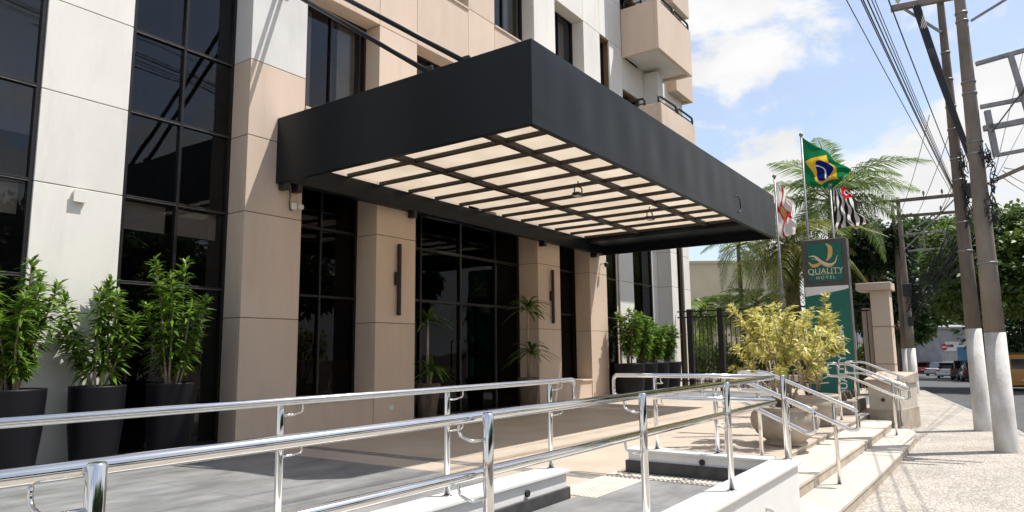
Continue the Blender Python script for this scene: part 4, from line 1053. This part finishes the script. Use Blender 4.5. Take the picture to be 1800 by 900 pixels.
# each cable leaves a far crossarm insulator; its near end hangs where the ray through the frame's top edge passes over the pavement
ends = [((1676, 345), (1478, -40), .016), ((1680, 347), (1508, -36), .018), ((1682, 347), (1513, -36), .022), ((1683, 348), (1518, -36), .022), ((1684, 348), (1527, -36), .016), ((1687, 350), (1534, -36), .013)]
for i, (a, b, r_) in enumerate(ends):
    p0 = dirpt(*a, 35.0); p1 = dirpt(*b, 15.0); p2 = p0+(p1-p0)*1.0
    e = p1+(p1-p0)*.55+Vector((0, 0, -.35))
    cable(p0, e, .10+.05*(i % 3), r_, ('leftmost and most slack', 'second', 'third', 'fourth', 'fifth', 'rightmost and thinnest')[i]+' cable of the bundle rising left from the far crossarms', 'cable bundle over the pavement')
p0 = dirpt(1683, 310, 33.); p1 = dirpt(1553, -30, 15.0); e = p1+(p1-p0)*.5
cable(p0, e, .12, .022, 'single twisted dark cable right of the bundle, running down to the second pole')
for i, (a, b, xa, xb, lab) in enumerate((((1800, 292), (1765, 295), 20., 14.0, 'thin cable leaving the nearest pole to the right, upper of three'), ((1800, 316), (1762, 300), 20., 14., 'thin cable leaving the nearest pole to the right, middle of three'), ((1800, 330), (1760, 310), 20., 14., 'thin cable leaving the nearest pole to the right, lowest of three'))):
    pa = dirpt(*b, xb); pb = dirpt(*a, xa); cable(pa, pb+(pb-pa)*2, .1, .012, lab)
for i, (a, b, lab) in enumerate((((1800, 80), (1745, 320), 'steep thin service cable from the pole fittings up to the right, left one'), ((1800, 215), (1748, 318), 'steep thin service cable from the pole fittings up to the right, right one'))):
    pa = dirpt(*b, 14.0); pb = dirpt(*a, 17.0); cable(pa, pb+(pb-pa)*1.5, .05, .010, lab)
for i, (b, c_, z) in enumerate(((.5, .5, 6.4), (.15, .2, 6.0), (-.25, -.2, 5.6), (.05, 0., 5.2))):
    pa = rel(.0, b, z+.2, o2)+Vector((0, -.1, 0)); pb = rel(-.0, c_, z-.5, o3)+Vector((0, 0, 1.2))
    cable(pa, pb, .45, .012, ('uppermost', 'second', 'third', 'lowest')[i]+' of the heavy cables strung between the second pole and the far pole')

# telephone cables running on from the nearest pole back along the kerb (their shadows cross the pavement)
for i, (b, z, lab) in enumerate(((-.25, 5.2, 'lowest'), (-.7, 5.75, 'middle'), (-1.2, 6.45, 'highest'))):
    cable(rel(0, b, z), rel(-30, b, z+.5), .5, .016, lab+' telephone cable running back from the nearest pole along the kerb', n=40)

# ------------------------------------------------------------------ trees and palms
def tree(label, x, y, z0, h, crown_r, crown_c, m, seed, nclump=60, per=150, leaf=.28, trunk_r=.2, flat=.7, group=None, shell=.55, bark='bark', cr=.26):
    rg = np.random.default_rng(seed); t_ = thing('tree', label, 'tree', (x, y, z0), 0, group)
    cx, cy, cz = crown_c
    tb = MB(); top = Vector((cx, cy, cz)); base = Vector((x, y, z0-.2))
    tb.tube([base, base.lerp(top, .35)+Vector((.1, .05, 0)), base.lerp(top, .7), top], [trunk_r, trunk_r*.8, trunk_r*.6, trunk_r*.3], 10)
    cl = rdirs_(rg, nclump)*(shell+(1-shell)*rg.random((nclump, 1))**.6)*np.array([crown_r[0], crown_r[1], crown_r[2]])
    cl[:, 2] = np.where(cl[:, 2] < -crown_r[2]*.55, cl[:, 2]*.5, cl[:, 2])
    for k in range(0, nclump, max(1, nclump//14)):
        e = top+Vector(cl[k])*.9; s0 = base.lerp(top, .55+.3*rg.random()); tb.tube([s0, s0.lerp(e, .5)+Vector((0, 0, .2)), e], [trunk_r*.42, trunk_r*.25, trunk_r*.08], 6)
    tb.build('trunk', bark, t_)
    rc = cr*(crown_r[0]+crown_r[1])/2*rg.uniform(.7, 1.35, nclump)
    n = nclump*per; ci = np.repeat(np.arange(nclump), per)
    off = rg.normal(size=(n, 3)); off /= np.linalg.norm(off, axis=1, keepdims=True); off *= (rg.random((n, 1))**.45)*rc[ci][:, None]; off[:, 2] *= flat
    pos = np.array([cx, cy, cz])+cl[ci]+off
    dr = off/(np.linalg.norm(off, axis=1, keepdims=True)+1e-6)+rg.normal(size=(n, 3))*.6; nr = rg.normal(size=(n, 3))*.6+np.array([0, 0, 1.])
    L = leaf*rg.uniform(.6, 1.25, n)
    tone = np.clip(rg.random(nclump)[ci]*.6+rg.random(n)*.4, 0, 1)
    me = leaves_mesh('crown', pos, dr, nr, L, L*.55, m, droop=.2, tone=tone)
    link('crown', me, t_)['kind'] = 'stuff'; fix_loc(t_); return t_
def rdirs_(rg, n):
    d = rg.normal(size=(n, 3)); return d/np.linalg.norm(d, axis=1, keepdims=True)
def frond_mesh(L, droop, nl, lw_, m, seed, ll=.55):
    """one pinnate frond growing along +X, arching down"""
    rg = np.random.default_rng(seed); n = 14; b = MB(); ctr = []
    for i in range(n+1):
        s = i/n; ctr.append(Vector((L*(s-.12*s*s), 0, L*(.42*s-droop*s*s))))
    b.tube(ctr, [.028*(1-.85*i/n)+.004 for i in range(n+1)], 5); nv = len(b.v)
    tn = [.2]*nv
    for i in range(nl):
        s = .14+.86*i/nl; f_ = s*n; i0 = min(int(f_), n-1); p = ctr[i0].lerp(ctr[i0+1], f_-i0); d = (ctr[i0+1]-ctr[i0]).normalized()
        l_ = ll*L*.5*math.sin(math.pi*min(.97, .18+s*.8))*rg.uniform(.85, 1.1)+.08
        tone = rg.random()
        for sd_ in (-1, 1):
            dv = (Vector((0, sd_, 0))+d*.75+Vector((0, 0, rg.uniform(-.1, .35)))).normalized(); wv = d*lw_
            m1 = p+dv*l_*.5; tp_ = p+dv*l_*.92+Vector((0, 0, -l_*.42)); k = len(b.v)
            b.v += [tuple(p-wv*.4), tuple(m1-wv), tuple(tp_), tuple(m1+wv), tuple(p+wv*.4)]
            b.f += [(k, k+1, k+3, k+4), (k+1, k+2, k+3)]; b.smooth += [False]*2; tn += [tone]*5
    me = b.mesh('frond', m); a_ = me.attributes.new('tone', 'FLOAT', 'POINT'); a_.data.foreach_set('value', np.array(tn, np.float32)); return me
def palm(label, base, top, L, nf, m, seed, tr0, tr1, droop=.75, nl=46, lw_=.022, dead=0, group=None):
    rg = np.random.default_rng(seed); t_ = thing('palm_tree', label, 'palm tree', base, 0, group)
    b = Vector(base); tp_ = Vector(top)
    MB().tube([b+(tp_-b)*s+Vector((.05*math.sin(3*s), .05*math.sin(2*s), 0)) for s in [i/10 for i in range(11)]], [tr0+(tr1-tr0)*i/10+(.008 if i % 2 else 0) for i in range(11)], 14).build('trunk', 'bark', t_)
    mes = [frond_mesh(L*(.9+.12*k), droop+.12*k, nl, lw_, m, seed*10+k) for k in range(3)]
    dm = frond_mesh(L*.8, droop+.5, 24, lw_, 'leaf_palm_yellow', seed*10+9) if dead else None
    for k in range(nf+dead):
        az = 2.399*k+rg.normal()*.15; q = k/nf; el = R(68)-R(85)*q+rg.normal()*.10
        me = mes[k % 3] if k < nf else dm
        if k >= nf: el = R(-35)+rg.normal()*.2
        o_ = link('frond', me, t_); sc_ = .8+.25*math.sin(math.pi*min(1, .25+q*.8))
        o_.matrix_basis = Matrix.Translation(tp_+Vector((0, 0, -.25*q))) @ Matrix.Rotation(az, 4, 'Z') @ Matrix.Rotation(-el+R(22), 4, 'Y') @ Matrix.Scale(sc_, 4)
    fix_loc(t_); return t_
pt = at(1462, 352, 29.5); pb = (pt.x+.1, pt.y+.3, P)
palm('tall feathery palm with long arching fronds behind the flags', pb, pt, 3.6, 24, 'leaf_palm', 3, .2, .13, droop=.52, nl=64, lw_=.026)
pt = at(1385, 428, 26.5); pb = at(1404, 575, 26.5); pb = (pb.x, pb.y, P)
palm('stout palm with drooping yellowish fronds left of the sign', pb, (pt.x, pt.y, pt.z), 2.6, 24, 'leaf_palm_yellow', 4, .30, .24, droop=.95, nl=44, lw_=.03, dead=8)
pt = at(1299, 428, 31); palm('slim palm standing against the pale wall', (pt.x, pt.y, P), pt, 1.9, 14, 'leaf_palm', 5, .10, .075, droop=.85, nl=36, lw_=.02)
for i, (px, py, d, L, lab) in enumerate(((1232, 545, 29, 1.5, 'small garden palm behind the fence, nearest the building'), (1268, 538, 31, 1.5, 'small garden palm behind the fence, second from the building'), (1330, 532, 30, 1.7, 'small garden palm behind the fence, behind the yellow shrub'))):
    pt = at(px, py, d); palm(lab, (pt.x, pt.y, P), pt, L, 15, 'leaf_garden', 30+i, .05, .04, droop=.8, nl=26, lw_=.035, group='small garden palms behind the fence')
def shrub(name, label, c, r, m, seed, nclump=26, per=120, leaf=.16, group=None):
    rg = np.random.default_rng(seed); t_ = thing(name, label, 'shrub', (c[0], c[1], c[2]-r[2]), 0, group)
    cl = rdirs_(rg, nclump)*rg.uniform(.4, 1, (nclump, 1))*np.array(r); n = nclump*per; ci = np.repeat(np.arange(nclump), per)
    off = rg.normal(size=(n, 3))*np.array(r)*.17; pos = np.array(c)+cl[ci]+off; dr = off+rg.normal(size=(n, 3))*.1+np.array([0, 0, .08]); nr = rg.normal(size=(n, 3))*.5+np.array([0, 0, 1.])
    L = leaf*rg.uniform(.6, 1.2, n); link('foliage', leaves_mesh('foliage', pos, dr, nr, L, L*.5, m, droop=.2, tone=np.clip(rg.random(nclump)[ci]*.5+rg.random(n)*.5, 0, 1)), t_)['kind'] = 'stuff'
    sb = MB()
    for k in range(0, nclump, 3): sb.tube([(c[0], c[1], c[2]-r[2]), tuple(np.array(c)+cl[k])], [.02, .008], 5)
    sb.build('stems', 'stem', t_)['kind'] = 'stuff'; fix_loc(t_)
for i, (px, d, r_, lab) in enumerate(((1225, 27.5, (.9, .9, .95), 'leafy garden shrub behind the fence, by the building corner'), (1285, 28.5, (1.0, 1., .8), 'leafy garden shrub behind the fence, left of the yellow croton'), (1345, 27.5, (1.1, 1.1, .9), 'leafy garden shrub behind the fence, behind the yellow croton'), (1525, 23.8, (.5, .5, .7), 'leafy garden shrub beside the cream gate pillar'))):
    p_ = at(px, 600, d); shrub('garden_shrub', lab, (p_.x, p_.y, P+r_[2]*.95), r_, 'leaf_garden', 60+i, group='garden shrubs behind the fence')
gb = thing('garden_planter', 'low cream retaining wall of the garden behind the fence', 'planter', (26, 8, P))
MB().box(25.0, 25.25, 4.2, 12, P-.1, P+.42, c=.01).build('wall_body', 'step_stone', gb); MB().box(25.25, 34, 4.2, 12, P-.1, P+.36).build('soil', 'soil', gb); fix_loc(gb)
# dark dense tree behind the sign and the street trees
def px_tree(label, px, py, d, ground, cr_, m, seed, **k):
    c = at(px, py, d); bx, by = c.x, c.y; road = k.pop('road', False)
    if road: by = kerb(bx)-RW-1.6          # trunk on the opposite pavement, crown reaching over the road
    return tree(label, bx, by, ground if ground is not None else zt(bx), c.z, cr_, (c.x, c.y, c.z), m, seed, **k)
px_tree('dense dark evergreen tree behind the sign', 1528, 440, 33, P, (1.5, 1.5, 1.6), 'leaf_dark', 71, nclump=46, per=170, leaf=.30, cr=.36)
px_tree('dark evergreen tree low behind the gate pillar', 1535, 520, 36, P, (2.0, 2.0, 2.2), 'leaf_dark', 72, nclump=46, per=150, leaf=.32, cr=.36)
px_tree('leafy street tree left of the far utility poles', 1578, 560, 44, None, (1.6, 1.6, 3.0), 'leaf_tree', 73, nclump=44, per=120, leaf=.34)
px_tree('tall green street tree directly behind the far crossarms', 1645, 480, 106, None, (7.0, 7.0, 8.6), 'leaf_tree', 74, nclump=120, per=150, leaf=.85)
px_tree('rounded green tree over the far pavement wall', 1612, 578, 101, None, (4.6, 4.6, 3.6), 'leaf_tree', 75, nclump=70, per=120, leaf=.7)
px_tree('small round dark tree at the end of the street', 1643, 600, 99.5, None, (3.4, 3.4, 2.0), 'leaf_tree', 76, nclump=50, per=100, leaf=.6)
px_tree('huge layered bright green tree overhanging the street at the right edge', 1795, 480, 38, None, (5.2, 4.6, 3.7), 'leaf_bright', 77, nclump=190, per=190, leaf=.36, trunk_r=.4, flat=.38, cr=.24, road=True)
px_tree('big dark green tree behind the two nearest poles', 1738, 500, 62, None, (5.4, 4.6, 4.4), 'leaf_tree', 78, nclump=130, per=150, leaf=.5, trunk_r=.35, flat=.5, road=True)
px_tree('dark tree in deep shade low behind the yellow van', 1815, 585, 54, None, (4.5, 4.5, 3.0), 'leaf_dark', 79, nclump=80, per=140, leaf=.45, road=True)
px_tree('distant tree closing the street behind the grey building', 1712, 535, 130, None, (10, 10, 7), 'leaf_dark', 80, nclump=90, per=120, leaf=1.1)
px_tree('distant tree above the far wall left of the street end', 1570, 530, 75, None, (5, 5, 6), 'leaf_tree', 81, nclump=90, per=120, leaf=.7)
# trees across the street, seen mirrored in the hotel's tall windows
for i, (x, y, h_) in enumerate(((-14, -17, 5.8), (-7, -16, 6.0), (-1, -15.5, 5.2), (5, -16.5, 5.8), (11, -17, 6.2), (18, -16, 5.6), (25, -15, 5.8), (33, -14, 6.0))):
    tree('leafy tree mirrored in the hotel windows, '+('first', 'second', 'third', 'fourth', 'fifth', 'sixth', 'seventh', 'last')[i]+' across the street from the left', x, y, -.1, h_, (3.6, 3.2, 2.6), (x, y, h_), 'leaf_tree', 90+i, nclump=60, per=100, leaf=.55, group='trees across the street mirrored in the windows')

# ------------------------------------------------------------------ far buildings and walls
def bld(name, label, cat, corner_px, y_top, depth, length, m, rz=0., thick=8., ground=None):
    pass
c0 = at(1205, 464, 46); c1 = at(1352, 468, 46)
fbw = thing('pale_building', 'long pale cream windowless building behind the garden', 'building', (c0.x, c0.y, P))
d_ = (c1-c0); nrm_ = Vector((-d_.y, d_.x, 0)).normalized(); back = Vector((d_.x, d_.y, 0)).cross(Vector((0, 0, 1))).normalized()
if back.dot(fw) < 0: back = -back
A_, B_ = c0-d_*.6, c1+d_*.35
MB().prism([(A_.x, A_.y), (B_.x, B_.y), (B_.x+back.x*10, B_.y+back.y*10), (A_.x+back.x*10, A_.y+back.y*10)], 0, c0.z).build('wall', 'pale_wall', fbw)
MB().prism([(A_.x-back.x*.12, A_.y-back.y*.12), (B_.x-back.x*.12, B_.y-back.y*.12), (B_.x+back.x*10.1, B_.y+back.y*10.1), (A_.x+back.x*10.1, A_.y+back.y*10.1)], c0.z+.005, c0.z+.18).build('roof', 'pale_wall', fbw); fix_loc(fbw)
def block(name, label, px0, px1, ptop, depth, m, deep, roof=None, windows=(), slope=0., floor=None):
    a = at(px0, ptop, depth); b = at(px1, ptop, depth); z0 = (zt(a.x) if floor is None else floor)-.3
    t_ = thing(name, label, 'building', ((a.x+b.x)/2, (a.y+b.y)/2, z0))
    bk = Vector((fw.x, fw.y, 0)).normalized()*deep
    MB().prism([(a.x, a.y), (b.x, b.y), (b.x+bk.x, b.y+bk.y), (a.x+bk.x, a.y+bk.y)], z0, a.z).build('wall', m, t_)
    fr_ = Vector((fw.x, fw.y, 0)).normalized()*-.35; ex = (b-a).normalized()*.4
    MB().prism([(a.x+fr_.x-ex.x, a.y+fr_.y-ex.y), (b.x+fr_.x+ex.x, b.y+fr_.y+ex.y), (b.x+bk.x+ex.x, b.y+bk.y+ex.y), (a.x+bk.x-ex.x, a.y+bk.y-ex.y)], a.z+.01, lambda x, y: a.z+.25+slope*max(0, ((Vector((x, y, 0))-Vector((a.x, a.y, 0))).dot(bk.normalized()))) ).build('roof', roof or m, t_)
    for (u0, u1, za, zb, mm) in windows:
        p = a.lerp(b, u0); q = a.lerp(b, u1); f2 = Vector((fw.x, fw.y, 0)).normalized()*-.06
        zA, zB = z0+(a.z-z0)*za, z0+(a.z-z0)*zb
        MB().prism([(p.x+f2.x, p.y+f2.y), (q.x+f2.x, q.y+f2.y), (q.x-f2.x*.5, q.y-f2.y*.5), (p.x-f2.x*.5, p.y-f2.y*.5)], zA, zB).build('window' if mm == 'glass_dark' else 'panel', mm, t_)
    fix_loc(t_)
block('grey_building', 'low grey building with white band at the end of the street', 1652, 1712, 578, 92, 'grey_wall', 14, 'roof_grey', ((.10, .75, .52, .72, 'light_wall'), (.15, .35, .60, .66, 'glass_dark'), (.45, .7, .56, .60, 'glass_dark'), (.55, .62, .25, .45, 'light_wall'), (.7, .76, .25, .45, 'light_wall')), slope=.08)
block('white_building', 'white modern building glimpsed between dark tree and far pole', 1555, 1604, 418, 110, 'light_wall', 14, 'roof_grey', ((.1, .9, .80, .84, 'glass_dark'), (.1, .9, .62, .68, 'glass_dark')))
def far_wall(name, label, px0, px1, ptop, depth, m, cat='wall'):
    a = at(px0, ptop, depth); b = at(px1, ptop, depth); z0 = zt(a.x)-.3; bk = Vector((fw.x, fw.y, 0)).normalized()*.25
    t_ = thing(name, label, cat, ((a.x+b.x)/2, (a.y+b.y)/2, z0))
    n = 5
    for k in range(n):
        p = a.lerp(b, k/n); q = a.lerp(b, (k+1)/n-.004)
        MB().prism([(p.x, p.y), (q.x, q.y), (q.x+bk.x, q.y+bk.y), (p.x+bk.x, p.y+bk.y)], z0, a.z).build('panel', m, t_)
    fix_loc(t_)
far_wall('boundary_wall', 'stained whitish boundary wall behind the red and silver cars', 1560, 1662, 612, 98, 'light_wall')
far_wall('hoarding', 'blue painted hoarding behind the black car', 1684, 1740, 610, 84, 'blue_board', 'hoarding')
# no-entry sign on a post
p_ = at(1659, 610, 76); t_ = thing('road_sign', 'round red no-entry sign above the parked cars', 'sign', (p_.x, p_.y, zt(p_.x)))
MB().tube([(p_.x, p_.y, zt(p_.x)), (p_.x, p_.y, p_.z+.3)], .04, 8).build('post', 'galvanised', t_)
hd = Vector((-fw.x, -fw.y, 0)).normalized()
dsc = MB().tube([p_+hd*.05, p_+hd*.08], .36, 20).build('disc', 'sign_red', t_)
sdv = hd.cross(Vector((0, 0, 1))); q_ = p_+hd*.085
MB().quad(q_-sdv*.24+Vector((0, 0, -.06)), q_+sdv*.24+Vector((0, 0, -.06)), q_+sdv*.24+Vector((0, 0, .06)), q_-sdv*.24+Vector((0, 0, .06))).build('bar', 'sign_white', dsc); fix_loc(t_)

# ------------------------------------------------------------------ vehicles
def loft(b, secs, closed_ends=True):
    """secs: list of rings of equal length"""
    base = len(b.v); n = len(secs[0])
    for s in secs: b.v += [tuple(p) for p in s]
    for i in range(len(secs)-1):
        for k in range(n):
            k2 = (k+1) % n; b.f.append((base+i*n+k, base+i*n+k2, base+(i+1)*n+k2, base+(i+1)*n+k)); b.smooth.append(True)
    b.f.append(tuple(base+k for k in range(n))); b.f.append(tuple(base+(len(secs)-1)*n+k for k in range(n))[::-1]); b.smooth += [False]*2
    return b
def rect_ring(x, w_, z0, z1, top=.88, r=.08):
    h = w_/2; return [(x, -h*.94, z0), (x, -h, z0+r*1.5), (x, -h, (z0+z1)/2), (x, -h*top, z1-r*.4), (x, -h*top*.9, z1), (x, h*top*.9, z1), (x, h*top, z1-r*.4), (x, h, (z0+z1)/2), (x, h, z0+r*1.5), (x, h*.94, z0)]
def wheel(t_, x, y, r, side):
    w_ = MB().tube([(x, y-.11*side, r), (x, y+.09*side, r), (x, y+.11*side, r)], [r, r, r*.92], 20).build('wheel', 'rubber', t_)
    MB().tube([(x, y+.112*side, r), (x, y+.118*side, r)], [r*.62, r*.55], 14).build('rim', 'galvanised', w_)
def car(label, px, py, kind, paint, L=4.4, W=1.76, Hc=1.46, flip=False, turn=0.):
    # ground position along the ray
    d = fw + r2*((px-900)/F) - u2*((py-450)/F); s = 10.
    for _ in range(300): s = .5*s+.5*(zt(d.x*s)-.13-H)/d.z
    p = Vector((0, 0, H))+d*s
    t_ = thing({'van': 'van', 'kombi': 'van'}.get(kind, 'parked_car'), label, 'van' if kind in ('van', 'kombi') else 'car', (p.x, p.y, zt(p.x)-.13), math.atan(.156)+turn+(math.pi if flip else 0), 'vehicles along the street')
    b = MB(); hb_ = Hc*.56; z0 = .2
    if kind in ('van', 'kombi'):
        loft(b, [rect_ring(0, W*.94, z0+.12, Hc*.96, .84), rect_ring(.12, W, z0, Hc, .86), rect_ring(L*.72, W, z0, Hc, .86), rect_ring(L*.86, W*.98, z0, Hc*.78 if kind == 'van' else Hc*.98, .86), rect_ring(L, W*.9, z0+.1, Hc*(.5 if kind == 'van' else .8), .88)])
        body = b.build('body', paint, t_)
        MB().box(-.02, -.004, -W*.33, W*.33, Hc*.58, Hc*.84, c=.004).xform(Matrix.Translation((.012, 0, 0))).build('rear_window', 'glass_dark', t_)
        for sd_ in (-1, 1):
            MB().box(.5, L*.6, sd_*(W*.49)-.012, sd_*(W*.49)+.012, Hc*.60, Hc*.84).build('side_window', 'glass_dark', t_)
            MB().box(L*.66, L*.8, sd_*(W*.49)-.012, sd_*(W*.49)+.012, Hc*.6, Hc*.82).build('side_window', 'glass_dark', t_)
    else:
        if kind == 'sedan':
            low = [(0, .92, .32, hb_*.96), (.10, .98, z0, hb_*1.04), (L*.25, 1, z0, hb_*1.06), (L*.7, 1, z0, hb_), (L*.93, .96, z0, hb_*.84), (L, .84, z0+.1, hb_*.70)]
            cab = [(L*.14, .74, hb_*.98, hb_*1.02), (L*.30, .80, hb_*.96, Hc*.985), (L*.42, .80, hb_*.96, Hc), (L*.56, .80, hb_*.96, Hc*.985), (L*.74, .78, hb_*.9, hb_*.98)]
        else:
            low = [(0, .94, .30, hb_*1.02), (.08, 1, z0, hb_*1.08), (L*.3, 1, z0, hb_*1.06), (L*.72, 1, z0, hb_), (L*.94, .95, z0, hb_*.84), (L, .84, z0+.1, hb_*.70)]
            cab = [(.04, .80, hb_*.98, hb_*1.05), (L*.12, .84, hb_*.96, Hc*.98), (L*.3, .84, hb_*.96, Hc), (L*.55, .82, hb_*.96, Hc*.98), (L*.76, .78, hb_*.9, hb_*.98)]
        loft(b, [rect_ring(x, W*k, a, c_, .92) for x, k, a, c_ in low]); body = b.build('body', paint, t_)
        cb = MB(); loft(cb, [rect_ring(x, W*k, a, c_, .80, .05) for x, k, a, c_ in cab]); cb.build('cabin', 'glass_dark', t_)
        rb = MB(); x0 = L*.31 if kind == 'sedan' else L*.10; x1_ = L*.57
        loft(rb, [rect_ring(x, W*.80*.82, Hc-.07, Hc+.012, .95, .03) for x in (x0, (x0+x1_)/2, x1_)]); rb.build('roof', paint, t_)
        for sd_ in (-1, 1):
            for xa in (L*.44,): MB().box(xa-.03, xa+.03, sd_*W*.385-.03, sd_*W*.385+.03, hb_*.95, Hc-.05).build('door_pillar', paint, t_)
            MB().box(L*.62, L*.66, sd_*(W*.5+.02)-.07, sd_*(W*.5+.02)+.07, hb_*1.0, hb_*1.16, c=.02).build('mirror', paint, t_)
    for sd_ in (-1, 1):
        for xw in (L*.19, L*.81): wheel(t_, xw, sd_*(W*.5-.09), .31, sd_)
        tl_ = MB().box(-.025, .10, sd_*W*.40-.13, sd_*W*.40+.13, hb_*.78, hb_*.98, c=.02) if kind != 'kombi' else MB().box(-.02, .05, sd_*W*.40-.07, sd_*W*.40+.07, .6, .85, c=.02)
        tl_.build('tail_light', 'tail_red', t_)
    MB().box(-.012, .02, -.2, .2, .50, .62, c=.004).build('number_plate', 'light_wall', t_)
    MB().box(-.06, .12, -W*.46, W*.46, .28, .46, c=.04).build('bumper', paint if kind != 'van' else 'rubber', t_)
    return t_
car('silver sedan seen from behind, in the middle of the street', 1640, 661, 'sedan', 'car_silver', turn=R(-22))
car('white hatchback between the silver sedan and the black car', 1665, 665, 'hatch', 'car_white', turn=R(-12), L=3.9, W=1.7, Hc=1.5)
car('black hatchback with red tail light, nearest of the cars left of the poles', 1693, 669, 'hatch', 'car_black', turn=R(-12), L=4.2, W=1.8, Hc=1.6)
car('red car partly hidden behind the silver sedan', 1622, 657, 'hatch', 'car_red', turn=R(-15), L=4, W=1.72, Hc=1.55)
car('dark car just left of the second pole, behind the black hatchback', 1716, 671, 'hatch', 'car_black', L=4.1, W=1.75, Hc=1.5)
car('white van parked far down the left side of the street', 1582, 656, 'van', 'car_white', L=4.6, W=1.85, Hc=2.1)
car('white delivery van behind the parked cars under the no-entry sign', 1664, 655, 'van', 'car_white', L=5.5, W=2.1, Hc=2.9)
car('ochre yellow van cut by the right edge of the picture', 1806, 688, 'kombi', 'car_yellow', L=4.4, W=1.75, Hc=1.95)
